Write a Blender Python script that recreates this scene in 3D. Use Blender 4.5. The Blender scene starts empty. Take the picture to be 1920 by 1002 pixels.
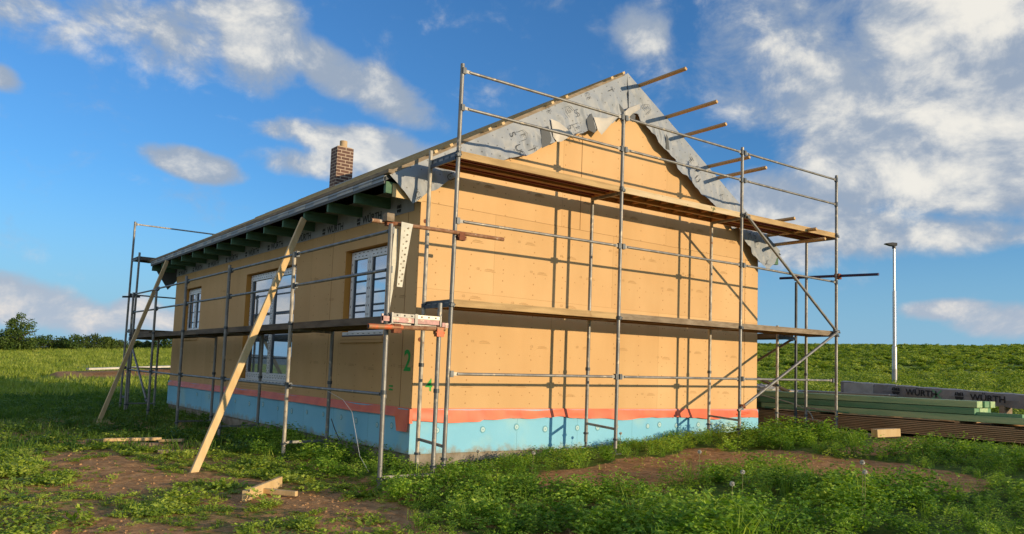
import bpy, math, random
import numpy as np
from mathutils import Vector, Matrix
R = math.radians
random.seed(7); rng = np.random.default_rng(11)
SC = bpy.context.scene; COL = SC.collection

# ---------------------------------------------------------------- camera
CAM = Vector((-5.6122, -9.7417, 0.5687)); YAW, PITCH, ROLL = R(36.875), R(4.938), R(2.088)
cd = bpy.data.cameras.new('camera'); cam = bpy.data.objects.new('camera', cd); COL.objects.link(cam)
fw = Vector((math.sin(YAW)*math.cos(PITCH), math.cos(YAW)*math.cos(PITCH), math.sin(PITCH)))
rt = Vector((math.cos(YAW), -math.sin(YAW), 0)); up = rt.cross(fw)
r2 = rt*math.cos(ROLL)+up*math.sin(ROLL); u2 = -rt*math.sin(ROLL)+up*math.cos(ROLL)
M = Matrix((r2, u2, -fw)).transposed().to_4x4(); M.translation = CAM; cam.matrix_world = M
cd.sensor_width = 36; cd.lens = 36*1481.7/1920; cd.shift_y = (569.6-501)/1920
cd.clip_start = .1; cd.clip_end = 9000
SC.camera = cam
SC.view_settings.view_transform = 'Standard'; SC.view_settings.look = 'None'
SC.view_settings.exposure = 0.35; SC.view_settings.gamma = 1

# ---------------------------------------------------------------- sun and sky
SUN = Vector((.42, -1, .165)).normalized()          # towards the sun
SUN_EL = math.asin(SUN.z); SUN_AZ = math.atan2(SUN.x, SUN.y)
sl = bpy.data.lights.new('sun', 'SUN'); so = bpy.data.objects.new('sun', sl); COL.objects.link(so)
sl.energy = 3.7; sl.angle = R(.5); sl.color = (1, .76, .47)
so.rotation_euler = SUN.to_track_quat('Z', 'Y').to_euler(); so.location = (10, -25, 12)

W = bpy.data.worlds.new('World'); SC.world = W; W.use_nodes = True
nt = W.node_tree; N = nt.nodes; Lk = nt.links; N.clear()
def nd(t, **k):
    n = N.new(t)
    for a, b in k.items(): setattr(n, a, b)
    return n
def mth(op, a, b=None, c=None, clamp=False):
    n = nd('ShaderNodeMath', operation=op); n.use_clamp = clamp
    for i, v in enumerate((a, b, c)):
        if v is None: continue
        if isinstance(v, (int, float)): n.inputs[i].default_value = v
        else: Lk.new(v, n.inputs[i])
    return n.outputs[0]
def mixc(f, a, b, bt='MIX'):
    n = nd('ShaderNodeMix', data_type='RGBA', blend_type=bt)
    for i, v in ((0, f), (6, a), (7, b)):
        if isinstance(v, (int, float)): n.inputs[i].default_value = v
        elif isinstance(v, tuple): n.inputs[i].default_value = (*v, 1)
        else: Lk.new(v, n.inputs[i])
    return n.outputs[2]
def sstep(v, a, b):
    n = nd('ShaderNodeMapRange', interpolation_type='SMOOTHSTEP'); Lk.new(v, n.inputs[0])
    n.inputs[1].default_value = a; n.inputs[2].default_value = b; return n.outputs[0]
tc = nd('ShaderNodeTexCoord'); sep = nd('ShaderNodeSeparateXYZ'); Lk.new(tc.outputs['Generated'], sep.inputs[0])
azn = mth('MULTIPLY', mth('ARCTAN2', sep.outputs[0], sep.outputs[1]), 57.2958)
eln = mth('MULTIPLY', mth('ARCSINE', sep.outputs[2]), 57.2958)
P = nd('ShaderNodeCombineXYZ'); Lk.new(azn, P.inputs[0]); Lk.new(eln, P.inputs[1])
sky = nd('ShaderNodeTexSky', sky_type='NISHITA'); sky.sun_disc = False
sky.sun_elevation = SUN_EL; sky.sun_rotation = SUN_AZ; sky.air_density = 1.0; sky.dust_density = .6; sky.ozone_density = 2.5
# clouds: (azimuth, elevation, radius az, radius el, rotation, weight) in degrees on the sky
CL = [(4.2,20.4,4.2,1.6,-8,.7),(9.6,21.2,3.8,1.5,-8,.7),(13.2,20.9,2.8,2.0,0,.9),(18.2,21.6,2.7,2.7,0,1.25),(15.9,23.2,2.7,1.2,0,.8),
(22.2,20.7,4.2,1.3,-24,1.0),(26.1,19.4,4.2,1.3,-20,.95),(29.6,17.9,2.6,1.0,-15,.7),(21.0,16.1,2.4,.7,0,.7),(26.8,15.3,4.8,1.25,-4,1.1),(22.6,14.0,4.0,.9,0,.85),
(14.4,13.1,2.5,.85,-8,1.15),(3.0,16.5,1.0,.6,-20,.8),(46.0,24.0,2.0,1.8,-30,.8),(52.5,24.3,2.6,1.9,0,.62),(47.7,20.1,5.2,3.6,0,.42),(56.9,21.6,6.5,4.6,-20,.8),
(66.1,22.1,5.4,4.2,0,1.2),(68.4,17.0,5.2,4.8,0,1.2),(61.6,16.1,4.6,4.3,0,1.1),(64.8,13.6,6.4,2.4,-5,1.1),(54.8,12.6,2.8,1.7,0,.9),(60.3,10.2,6.8,1.4,-5,1.1),
(57.6,11.5,2.2,1.2,0,1.1),(66.0,9.7,6.4,.9,-3,.9),(56.3,9.1,3.2,1.2,0,.8),(65.9,4.9,2.4,.6,0,1.0),(68.9,4.2,2.8,.9,0,.9),(4.0,3.3,2.4,1.3,0,1.1),
(6.9,3.0,3.2,1.1,-12,1.1),(9.3,2.3,3.2,.7,0,.95),(11.3,3.0,1.4,.9,0,1.1),(13.4,2.5,2.2,.7,0,.95),(71.5,12.5,3.0,2.4,0,.9),(63.6,18.6,3,2.4,0,1.0),
(0.,2.9,4,1.1,0,1),(-8,3.2,6,1.2,0,1),(-20,4,7,2,0,1),(-35,8,9,3,10,1),(-30,16,7,2.5,0,1),(84,16,9,6,0,1),(84,5,8,1.5,0,1),(-70,14,22,9,0,1.6),(-105,22,26,14,0,1.7),(-60,45,24,14,0,1.5),(-150,30,26,16,0,1.5),(110,20,14,6,0,1),(160,25,16,6,0,.9),(30,50,16,9,20,1),(80,55,22,8,0,1),(-40,45,14,8,0,1)]  # wide blobs left and behind: unseen clouds added to brighten the shaded eave wall
acc = None
for (a, e, ra, re_, ro, w) in CL:
    mp = nd('ShaderNodeMapping', vector_type='TEXTURE'); Lk.new(P.outputs[0], mp.inputs[0])
    mp.inputs['Location'].default_value = (a, e, 0); mp.inputs['Rotation'].default_value = (0, 0, R(ro)); mp.inputs['Scale'].default_value = (ra*1.7, re_*1.7, 1)
    ln = nd('ShaderNodeVectorMath', operation='DOT_PRODUCT'); Lk.new(mp.outputs[0], ln.inputs[0]); Lk.new(mp.outputs[0], ln.inputs[1])
    v = mth('MULTIPLY', mth('SUBTRACT', 1, ln.outputs['Value'], clamp=True), w)
    acc = v if acc is None else mth('SMOOTH_MAX', acc, v, .25)
def cnoise(scale, dx, dy, det=7, rough=.58, dist=.35, sx=1, sy=1.7):
    mp = nd('ShaderNodeMapping'); Lk.new(P.outputs[0], mp.inputs[0]); mp.inputs['Location'].default_value = (dx, dy, 0); mp.inputs['Scale'].default_value = (sx, sy, 1)
    n = nd('ShaderNodeTexNoise'); Lk.new(mp.outputs[0], n.inputs['Vector']); n.inputs['Scale'].default_value = scale
    n.inputs['Detail'].default_value = det; n.inputs['Roughness'].default_value = rough; n.inputs['Distortion'].default_value = dist
    return n.outputs[0]
n1 = cnoise(.19, 3.1, 7.7, 11, .62, .25, 1, 1.35); n2 = cnoise(.19, 2.3, 6.5, 11, .62, .25, 1, 1.35); nb = cnoise(.09, 11, 4, 4, .5)
den = mth('ADD', acc, mth('MULTIPLY', mth('SUBTRACT', n1, .5), 1.55))
den = mth('ADD', den, mth('MULTIPLY', mth('SUBTRACT', nb, .5), .5))
alpha = sstep(den, .24, .86)
thick = sstep(den, .5, 1.25)
lit = mth('ADD', mth('MULTIPLY', mth('SUBTRACT', n1, n2), 2.6), mth('MULTIPLY', thick, .55))
lit = mth('ADD', lit, mth('MULTIPLY', mth('SUBTRACT', cnoise(.12, 31, 14, 6, .55), .5), 2.6))
lit = sstep(lit, -.15, 1.25)
lowc = sstep(eln, 11.0, 1.0)
dark = mixc(lowc, (.29, .35, .44), (.38, .44, .53)); bright = mixc(lowc, (.78, .75, .68), (.84, .74, .64))
ccol = mixc(lit, dark, bright)
SKYK = .13
skc = mixc(1.0, sky.outputs[0], (.50, .90, 1.30), 'MULTIPLY')
gr = sstep(eln, -2.0, 30.0)
skc = mixc(mth('MULTIPLY', sstep(eln, 13.0, -1.5), .92), skc, (1.75, 3.1, 4.5))
bg1 = nd('ShaderNodeBackground'); Lk.new(skc, bg1.inputs[0]); bg1.inputs[1].default_value = SKYK
bg2 = nd('ShaderNodeBackground'); Lk.new(ccol, bg2.inputs[0]); bg2.inputs[1].default_value = .92
mx = nd('ShaderNodeMixShader'); Lk.new(mth('MULTIPLY', alpha, .95), mx.inputs[0]); Lk.new(bg1.outputs[0], mx.inputs[1]); Lk.new(bg2.outputs[0], mx.inputs[2])
wo = nd('ShaderNodeOutputWorld'); Lk.new(mx.outputs[0], wo.inputs[0])
# ---------------------------------------------------------------- mesh helper
class MB:
    def __init__(s): s.v = []; s.f = []; s.m = []; s.sm = []
    def add(s, vs, fs, mi=0, smooth=False):
        b = len(s.v); s.v += [tuple(v) for v in vs]
        for f in fs: s.f.append([b+i for i in f]); s.m.append(mi); s.sm.append(smooth)
    def box(s, c, d, rot=None, mi=0):
        c = Vector(c); vs = []
        for x in (-.5, .5):
            for y in (-.5, .5):
                for z in (-.5, .5):
                    p = Vector((x*d[0], y*d[1], z*d[2]))
                    if rot is not None: p = rot @ p
                    vs.append(c+p)
        s.add(vs, [(0,1,3,2),(4,6,7,5),(0,4,5,1),(2,3,7,6),(0,2,6,4),(1,5,7,3)], mi); return s
    def bb(s, a, b, mi=0):                                   # box from corner to corner
        return s.box([(a[i]+b[i])/2 for i in range(3)], [abs(b[i]-a[i]) for i in range(3)], None, mi)
    def beam(s, p0, p1, w, h, upv=(0,0,1), mi=0, tw=0):
        p0 = Vector(p0); p1 = Vector(p1); d = p1-p0; L = d.length; d.normalize()
        sd = d.cross(Vector(upv))
        if sd.length < 1e-4: sd = d.cross(Vector((1,0,0)))
        sd.normalize(); u = sd.cross(d)
        if tw: q = Matrix.Rotation(tw, 3, d); sd = q@sd; u = q@u
        return s.box((p0+p1)/2, (L, w, h), Matrix((d, sd, u)).transposed(), mi)
    def tube(s, p0, p1, r, n=12, r1=None, mi=0, cap=True):
        p0 = Vector(p0); p1 = Vector(p1); d = (p1-p0).normalized(); r1 = r if r1 is None else r1
        a = d.orthogonal().normalized(); b = d.cross(a); vs = []
        for p, q in ((p0, r), (p1, r1)):
            for i in range(n):
                t = 2*math.pi*i/n; vs.append(p+(a*math.cos(t)+b*math.sin(t))*q)
        s.add(vs, [(i, (i+1) % n, n+(i+1) % n, n+i) for i in range(n)], mi, True)
        if cap: s.add(vs[:n], [tuple(range(n))[::-1]], mi); s.add(vs[n:], [tuple(range(n))], mi)
        return s
    def path(s, pts, r, n=8, mi=0):
        pts = [Vector(p) for p in pts]; vs = []
        for i, p in enumerate(pts):
            d = (pts[min(i+1, len(pts)-1)]-pts[max(i-1, 0)]).normalized()
            a = d.cross(Vector((.13,.21,.97))).normalized(); b = d.cross(a)
            for k in range(n):
                t = 2*math.pi*k/n; vs.append(p+(a*math.cos(t)+b*math.sin(t))*r)
        fs = []
        for i in range(len(pts)-1):
            for k in range(n): fs.append((i*n+k, i*n+(k+1) % n, (i+1)*n+(k+1) % n, (i+1)*n+k))
        s.add(vs, fs, mi, True); return s
    def prism(s, poly, f, t, mi=0):                          # poly of 2-d points, f maps (u, v, depth) to 3-d
        n = len(poly); a = [f(u, v, 0) for u, v in poly]; b = [f(u, v, t) for u, v in poly]
        s.add(a+b, [tuple(range(n))[::-1], tuple(range(n, 2*n))]+[(i, (i+1) % n, n+(i+1) % n, n+i) for i in range(n)], mi); return s
    def build(s, name, mats, parent=None, origin=None, bev=0):
        me = bpy.data.meshes.new(name); o = Vector(origin or (0,0,0))
        if parent is not None and origin is None: o = Vector((0,0,0))
        base = parent_loc(parent)
        me.from_pydata([tuple(Vector(v)-base-o) for v in s.v], [], s.f)
        for m in (mats if isinstance(mats, (list, tuple)) else [mats]): me.materials.append(m)
        me.polygons.foreach_set('material_index', s.m); me.polygons.foreach_set('use_smooth', s.sm); me.update()
        ob = bpy.data.objects.new(name, me); COL.objects.link(ob)
        if parent is not None: ob.parent = parent
        ob.location = o
        if bev:
            b = ob.modifiers.new('bevel', 'BEVEL'); b.width = bev; b.segments = 1; b.limit_method = 'ANGLE'
        return ob
def parent_loc(p):
    v = Vector((0,0,0))
    while p is not None: v += p.location; p = p.parent
    return v
def tag(o, label=None, cat=None, group=None, kind=None):
    if label: o['label'] = label
    if cat: o['category'] = cat
    if group: o['group'] = group
    if kind: o['kind'] = kind
    return o
def empty(name, loc, label, cat, group=None):
    o = bpy.data.objects.new(name, None); COL.objects.link(o); o.location = loc; o.empty_display_size = .3
    return tag(o, label, cat, group)
def single(mb, name, mats, loc, label, cat, group=None, bev=0):
    return tag(mb.build(name, mats, None, loc, bev), label, cat, group)

# ---------------------------------------------------------------- materials
def mat(name, col, rough=.7, metal=0, col2=None, nscale=6, stretch=(1,1,1), bump=0, bscale=40, spec=.4, spots=None, spot_scale=8, spot_lo=.6, spot_hi=.68, det=5, lo=.35, hi=.65, bstretch=None):
    m = bpy.data.materials.new(name); m.use_nodes = True; t = m.node_tree; b = t.nodes['Principled BSDF']
    b.inputs['Roughness'].default_value = rough; b.inputs['Metallic'].default_value = metal; b.inputs['Specular IOR Level'].default_value = spec
    co = t.nodes.new('ShaderNodeTexCoord'); out = None
    def noise(sc, st, d=det):
        mp = t.nodes.new('ShaderNodeMapping'); mp.inputs['Scale'].default_value = st; t.links.new(co.outputs['Object'], mp.inputs[0])
        n = t.nodes.new('ShaderNodeTexNoise'); n.inputs['Scale'].default_value = sc; n.inputs['Detail'].default_value = d; t.links.new(mp.outputs[0], n.inputs['Vector']); return n.outputs[0]
    def ramp(v, a, bb):
        r = t.nodes.new('ShaderNodeMapRange'); t.links.new(v, r.inputs[0]); r.inputs[1].default_value = a; r.inputs[2].default_value = bb; return r.outputs[0]
    def mix(f, a, c):
        n = t.nodes.new('ShaderNodeMix'); n.data_type = 'RGBA'; t.links.new(f, n.inputs[0])
        for i, v in ((6, a), (7, c)):
            if isinstance(v, tuple): n.inputs[i].default_value = (*v, 1)
            else: t.links.new(v, n.inputs[i])
        return n.outputs[2]
    b.inputs[0].default_value = (*col, 1)
    if col2: out = mix(ramp(noise(nscale, stretch), lo, hi), col, col2); t.links.new(out, b.inputs[0])
    if spots:
        out = mix(ramp(noise(spot_scale, (1,1,1)), spot_lo, spot_hi), out or col, spots); t.links.new(out, b.inputs[0])
    if bump:
        bn = t.nodes.new('ShaderNodeBump'); bn.inputs['Strength'].default_value = bump; bn.inputs['Distance'].default_value = .02
        t.links.new(noise(bscale, bstretch or stretch), bn.inputs['Height']); t.links.new(bn.outputs[0], b.inputs['Normal'])
    m['_'] = 0; del m['_']
    return m
def add_grid_marks(m, axis, du, dv, r, col, offu=0, offv=0, stag=False, fac=.8):
    """small screw heads printed on a regular grid of the board surface"""
    t = m.node_tree; b = t.nodes['Principled BSDF']; co = t.nodes.new('ShaderNodeTexCoord'); sp = t.nodes.new('ShaderNodeSeparateXYZ'); t.links.new(co.outputs['Object'], sp.inputs[0])
    def mm(op, a, c=None, d=None):
        n = t.nodes.new('ShaderNodeMath'); n.operation = op
        for i, v in enumerate((a, c, d)):
            if v is None: continue
            if isinstance(v, (int, float)): n.inputs[i].default_value = v
            else: t.links.new(v, n.inputs[i])
        return n.outputs[0]
    u = mm('ADD', sp.outputs[axis[0]], 100*du+offu); v = mm('ADD', sp.outputs[axis[1]], 100*dv+offv)
    nn = t.nodes.new('ShaderNodeTexNoise'); nn.inputs['Scale'].default_value = 3.0; t.links.new(co.outputs['Object'], nn.inputs['Vector'])
    u = mm('ADD', u, mm('MULTIPLY', mm('SUBTRACT', nn.outputs[0], .5), .05))
    if stag: u = mm('ADD', u, mm('MULTIPLY', mm('FLOOR', mm('DIVIDE', v, dv)), du*.37))
    fu = mm('SUBTRACT', mm('MODULO', u, du), du/2); fv = mm('SUBTRACT', mm('MODULO', v, dv), dv/2)
    d = mm('SQRT', mm('ADD', mm('MULTIPLY', fu, fu), mm('MULTIPLY', fv, fv)))
    k = mm('MULTIPLY', mm('LESS_THAN', d, r), fac)
    n = t.nodes.new('ShaderNodeMix'); n.data_type = 'RGBA'; t.links.new(k, n.inputs[0])
    if b.inputs[0].is_linked: t.links.new(b.inputs[0].links[0].from_socket, n.inputs[6])
    else: n.inputs[6].default_value = b.inputs[0].default_value
    n.inputs[7].default_value = (*col, 1); t.links.new(n.outputs[2], b.inputs[0])

BOARD = (.63, .42, .21); BOARD2 = (.60, .385, .185)
m_board = mat('gable_board', BOARD, .85, col2=BOARD2, nscale=.9, spec=.15, bump=.12, bscale=60)
add_grid_marks(m_board, (0, 2), .6, .17, .011, (.33, .17, .06))
add_grid_marks(m_board, (0, 2), .21, .62, .009, (.36, .19, .07), .05, .1, True, .7)
m_side = mat('side_board', BOARD, .85, col2=BOARD2, nscale=.9, spec=.15, bump=.12, bscale=60)
add_grid_marks(m_side, (1, 2), .6, .17, .011, (.33, .17, .06), .27)
m_reveal = mat('reveal_board', (.60, .30, .075), .85, spec=.15)
m_seam = mat('board_joint', (.22, .10, .03), .9)
m_print = mat('board_print', (.40, .25, .11), .9)
m_foil = mat('sealing_foil', (.80, .17, .065), .5, col2=(.68, .12, .05), nscale=3, spec=.5, bump=.5, bscale=3, stretch=(1,1,.6))
m_blue = mat('insulation_board', (.25, .57, .76), .75, col2=(.21, .52, .72), nscale=1.2, bump=.15, bscale=90, spec=.2, spots=(.42, .60, .54), spot_scale=.8, spot_lo=.55, spot_hi=.8)
m_bluedk = mat('insulation_dish', (.16, .40, .50), .8)
m_bluelt = mat('dowel_head', (.42, .62, .64), .6)
m_conc = mat('concrete', (.30, .27, .22), .9, col2=(.20, .17, .13), nscale=5, bump=.5, bscale=30)
m_mem = mat('roof_membrane', (.29, .325, .37), .5, col2=(.255, .29, .335), nscale=1.0, spec=.35, bump=.5, bscale=2.6)
add_grid_marks(m_mem, (0, 2), .17, .15, .012, (.10, .11, .12), 0, 0, True, .85)
m_memw = mat('membrane_back_highlight', (.50, .47, .41), .45, col2=(.38, .37, .35), nscale=4, spec=.4)
m_ink = mat('black_print', (.02, .02, .022), .7)
m_inkg = mat('grey_print', (.035, .038, .042), .7)
m_strip = mat('facade_membrane', (.34, .35, .37), .6, col2=(.28, .29, .31), nscale=4)
m_green = mat('treated_timber', (.085, .18, .11), .75, col2=(.06, .14, .085), nscale=5, stretch=(1, 6, 6), bump=.1)
m_greenl = mat('pale_treated_timber', (.42, .52, .27), .75, col2=(.26, .42, .22), nscale=2.5, stretch=(5, .35, 5), bump=.15, spots=(.08, .06, .03), spot_scale=6, spot_lo=.72, spot_hi=.76)
m_green2 = mat('fresh_green_timber', (.10, .26, .14), .7, col2=(.17, .30, .16), nscale=3, stretch=(5, .35, 5), bump=.15)
m_wood = mat('fresh_timber', (.66, .49, .26), .7, col2=(.56, .39, .18), nscale=5, stretch=(1.5, 1.5, .25), bump=.1, spots=(.28, .15, .05), spot_scale=5, spot_lo=.70, spot_hi=.74)
m_woodx = mat('batten_timber', (.56, .36, .17), .75, col2=(.48, .29, .12), nscale=2, stretch=(2, .3, 2))
m_woodend = mat('sawn_end', (.66, .45, .22), .8, col2=(.52, .33, .14), nscale=30)
m_old = mat('weathered_timber', (.30, .24, .17), .85, col2=(.19, .145, .095), nscale=5, stretch=(1, 1, 4), bump=.2)
m_brown = mat('brown_timber', (.50, .34, .19), .8, col2=(.36, .23, .12), nscale=2.4, stretch=(8, .4, 8), bump=.25, spots=(.08, .05, .03), spot_scale=5, spot_lo=.70, spot_hi=.76)
m_deck = mat('deck_timber', (.52, .36, .17), .8, col2=(.36, .24, .11), nscale=3, stretch=(.6, 4, 4), bump=.2, spots=(.22, .13, .06), spot_scale=3, spot_lo=.62, spot_hi=.72)
m_deckd = mat('old_deck_timber', (.17, .13, .09), .85, col2=(.085, .065, .045), nscale=3, stretch=(4, .6, 4), bump=.3)
m_under = mat('deck_underside', (.46, .21, .07), .7, col2=(.36, .15, .05), nscale=3, stretch=(.5, 4, 4))
m_rib = mat('red_deck_rib', (.20, .025, .015), .6)
m_galv = mat('galvanised_tube', (.27, .27, .26), .5, .45, col2=(.17, .17, .165), nscale=7, stretch=(1,1,.5), bump=.12, bscale=50, spots=(.40, .36, .29), spot_scale=10, spot_lo=.60, spot_hi=.68)
m_galvw = mat('mortar_splashed_tube', (.26, .25, .23), .6, .3, col2=(.50, .46, .38), nscale=22, stretch=(1,1,.4), bump=.3, bscale=40, spots=(.20, .10, .05), spot_scale=9, spot_lo=.66, spot_hi=.72)
m_dark = mat('dark_steel', (.10, .115, .13), .5, .5, col2=(.06, .07, .08), nscale=8)
m_rust = mat('rusty_tube', (.22, .095, .045), .8, .1, col2=(.34, .20, .12), nscale=14, stretch=(1,1,1), bump=.4, bscale=40, spots=(.50, .42, .33), spot_scale=12, spot_lo=.62, spot_hi=.68)
m_coup = mat('rusty_coupler', (.15, .05, .03), .8, .2, col2=(.25, .09, .04), nscale=20)
m_red = mat('orange_painted_tube', (.62, .13, .045), .55, .1, col2=(.34, .17, .08), nscale=9, lo=.45, hi=.6)
m_navy = mat('blue_painted_tube', (.025, .03, .10), .45, .1, col2=(.05, .04, .09), nscale=9)
m_white = mat('white_pvc', (.74, .76, .78), .35, spec=.5, col2=(.66, .69, .72), nscale=4)
m_glassd = mat('dark_roller', (.03, .05, .07), .3, spec=.5)
m_strap_refl = mat('strap_and_reflection', (.03, .045, .07), .5)
m_perf = mat('perforated_strip', (.66, .64, .54), .4, .1, col2=(.54, .52, .43), nscale=8)
m_lamp = mat('lamp_post_metal', (.62, .63, .64), .35, .5, col2=(.50, .51, .52), nscale=3)
m_lampd = mat('lamp_head_plastic', (.035, .036, .04), .4)
m_lampb = mat('lamp_post_base', (.36, .37, .38), .5, .3)
m_flue = mat('clay_flue', (.52, .38, .22), .8, col2=(.44, .31, .18), nscale=8)
m_wrap = mat('wrapped_foil', (.17, .165, .17), .4, col2=(.25, .235, .235), nscale=2.2, stretch=(1, .5, 1), bump=.4, bscale=5)
m_graf = mat('green_spray', (.03, .36, .06), .7)
m_graf2 = mat('faded_green_spray', (.12, .30, .16), .7)
m_sheet = mat('grey_sheet', (.40, .39, .37), .6, col2=(.31, .30, .28), nscale=5)
m_black = mat('black_foil', (.02, .02, .024), .35)
m_cable = mat('pale_cable', (.50, .44, .33), .5)
m_roofd = mat('roof_underlay', (.10, .11, .12), .8)

def add_panels(m, axis, w, rows, amt=.16):
    """each sheet of board has its own tone, with water marks across"""
    t = m.node_tree; b = t.nodes['Principled BSDF']; co = t.nodes.new('ShaderNodeTexCoord'); sp = t.nodes.new('ShaderNodeSeparateXYZ'); t.links.new(co.outputs['Object'], sp.inputs[0])
    def mm(op, a, c=None, d=None):
        n = t.nodes.new('ShaderNodeMath'); n.operation = op
        for i, v in enumerate((a, c, d)):
            if v is None: continue
            if isinstance(v, (int, float)): n.inputs[i].default_value = v
            else: t.links.new(v, n.inputs[i])
        return n.outputs[0]
    r = None
    for z in rows: g = mm('GREATER_THAN', sp.outputs[2], z); r = g if r is None else mm('ADD', r, g)
    u = mm('FLOOR', mm('DIVIDE', mm('ADD', sp.outputs[axis], mm('MULTIPLY', r, .47*w)), w))
    cb = t.nodes.new('ShaderNodeCombineXYZ'); t.links.new(u, cb.inputs[0]); t.links.new(r, cb.inputs[1])
    wn = t.nodes.new('ShaderNodeTexWhiteNoise'); t.links.new(cb.outputs[0], wn.inputs[0])
    mp = t.nodes.new('ShaderNodeMapping'); mp.inputs['Scale'].default_value = (1.6, 1.6, .35); t.links.new(co.outputs['Object'], mp.inputs[0])
    nz = t.nodes.new('ShaderNodeTexNoise'); nz.inputs['Scale'].default_value = 1.3; nz.inputs['Detail'].default_value = 7; t.links.new(mp.outputs[0], nz.inputs[0])
    f = mm('ADD', mm('MULTIPLY', wn.outputs[0], amt), mm('MULTIPLY', nz.outputs[0], .22)); v = mm('SUBTRACT', 1.11+amt/2, f)
    # thin joint between sheets
    fr = mm('FRACT', mm('DIVIDE', mm('ADD', sp.outputs[axis], mm('MULTIPLY', r, .47*w)), w)); j = mm('MULTIPLY', mm('LESS_THAN', fr, .0035/w), .55); v = mm('SUBTRACT', v, j)
    n = t.nodes.new('ShaderNodeMix'); n.data_type = 'RGBA'; n.blend_type = 'MULTIPLY'; n.inputs[0].default_value = 1
    t.links.new(b.inputs[0].links[0].from_socket, n.inputs[6]); cc = t.nodes.new('ShaderNodeCombineColor'); t.links.new(v, cc.inputs[0]); t.links.new(mm('POWER', v, 1.15), cc.inputs[1]); t.links.new(mm('POWER', v, 1.5), cc.inputs[2]); t.links.new(cc.outputs[0], n.inputs[7]); t.links.new(n.outputs[2], b.inputs[0])
add_panels(m_board, 0, 2.5, (1.717, 2.96), .13); add_panels(m_side, 1, 2.5, (1.05,), .13)
# mud splashed up from the ground on the base insulation
_t = m_blue.node_tree; _b = _t.nodes['Principled BSDF']; _c = _t.nodes.new('ShaderNodeTexCoord'); _s = _t.nodes.new('ShaderNodeSeparateXYZ'); _t.links.new(_c.outputs['Object'], _s.inputs[0])
_n = _t.nodes.new('ShaderNodeTexNoise'); _n.inputs['Scale'].default_value = 5; _n.inputs['Detail'].default_value = 9; _n.inputs['Roughness'].default_value = .7; _t.links.new(_c.outputs['Object'], _n.inputs[0])
_m1 = _t.nodes.new('ShaderNodeMath'); _m1.operation = 'MULTIPLY_ADD'; _t.links.new(_s.outputs[2], _m1.inputs[0]); _m1.inputs[1].default_value = -2.2; _m1.inputs[2].default_value = -1.25
_m2 = _t.nodes.new('ShaderNodeMath'); _m2.operation = 'ADD'; _t.links.new(_m1.outputs[0], _m2.inputs[0]); _t.links.new(_n.outputs[0], _m2.inputs[1])
_m3 = _t.nodes.new('ShaderNodeMapRange'); _t.links.new(_m2.outputs[0], _m3.inputs[0]); _m3.inputs[1].default_value = .42; _m3.inputs[2].default_value = .75
_x = _t.nodes.new('ShaderNodeMix'); _x.data_type = 'RGBA'; _t.links.new(_m3.outputs[0], _x.inputs[0]); _t.links.new(_b.inputs[0].links[0].from_socket, _x.inputs[6]); _x.inputs[7].default_value = (.30, .26, .18, 1); _t.links.new(_x.outputs[2], _b.inputs[0])

m_glass = bpy.data.materials.new('window_glass'); m_glass.use_nodes = True
_t = m_glass.node_tree; _b = _t.nodes['Principled BSDF']; _b.inputs[0].default_value = (.05, .09, .13, 1); _b.inputs['Roughness'].default_value = .3
_g = _t.nodes.new('ShaderNodeBsdfGlossy'); _g.inputs[0].default_value = (.80, .88, .98, 1); _g.inputs['Roughness'].default_value = .015
_m = _t.nodes.new('ShaderNodeMixShader'); _m.inputs[0].default_value = .62
_t.links.new(_b.outputs[0], _m.inputs[1]); _t.links.new(_g.outputs[0], _m.inputs[2]); _t.links.new(_m.outputs[0], _t.nodes['Material Output'].inputs[0])

m_brick = bpy.data.materials.new('clinker_brick'); m_brick.use_nodes = True
_t = m_brick.node_tree; _b = _t.nodes['Principled BSDF']; _b.inputs['Roughness'].default_value = .75
_c = _t.nodes.new('ShaderNodeTexCoord'); _s = _t.nodes.new('ShaderNodeSeparateXYZ'); _t.links.new(_c.outputs['Object'], _s.inputs[0])
_a = _t.nodes.new('ShaderNodeMath'); _a.operation = 'ADD'; _t.links.new(_s.outputs[0], _a.inputs[0]); _t.links.new(_s.outputs[1], _a.inputs[1])
_q = _t.nodes.new('ShaderNodeCombineXYZ'); _t.links.new(_a.outputs[0], _q.inputs[0]); _t.links.new(_s.outputs[2], _q.inputs[1])
_k = _t.nodes.new('ShaderNodeTexBrick'); _t.links.new(_q.outputs[0], _k.inputs[0])
for n_, v_ in (('Color1', (.095, .045, .030, 1)), ('Color2', (.13, .060, .040, 1)), ('Mortar', (.42, .33, .24, 1)), ('Scale', 1.0), ('Mortar Size', .010), ('Brick Width', .235), ('Row Height', .083)): _k.inputs[n_].default_value = v_
_t.links.new(_k.outputs[0], _b.inputs[0])

# ---------------------------------------------------------------- lettering
_tc = {}
def glyphs(txt, off=0.0):
    if (txt, off) in _tc: return _tc[(txt, off)]
    cu = bpy.data.curves.new('t', 'FONT'); cu.body = txt; cu.size = 1; cu.offset = off; cu.align_x = 'CENTER'; cu.align_y = 'CENTER'
    ob = bpy.data.objects.new('t', cu); COL.objects.link(ob)
    dg = bpy.context.evaluated_depsgraph_get(); me = bpy.data.meshes.new_from_object(ob.evaluated_get(dg))
    r = ([tuple(v.co) for v in me.vertices], [tuple(p.vertices) for p in me.polygons])
    bpy.data.objects.remove(ob); bpy.data.curves.remove(cu); bpy.data.meshes.remove(me)
    _tc[(txt, off)] = r; return r
def write(mb, txt, f, cu, cv, size, rot=0, off=.012, sx=1, mi=0):
    vs, fs = glyphs(txt, off); c, s = math.cos(rot), math.sin(rot)
    mb.add([f(cu+(x*sx*c-y*s)*size, cv+(x*sx*s+y*c)*size) for x, y, z in vs], fs, mi)
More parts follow.
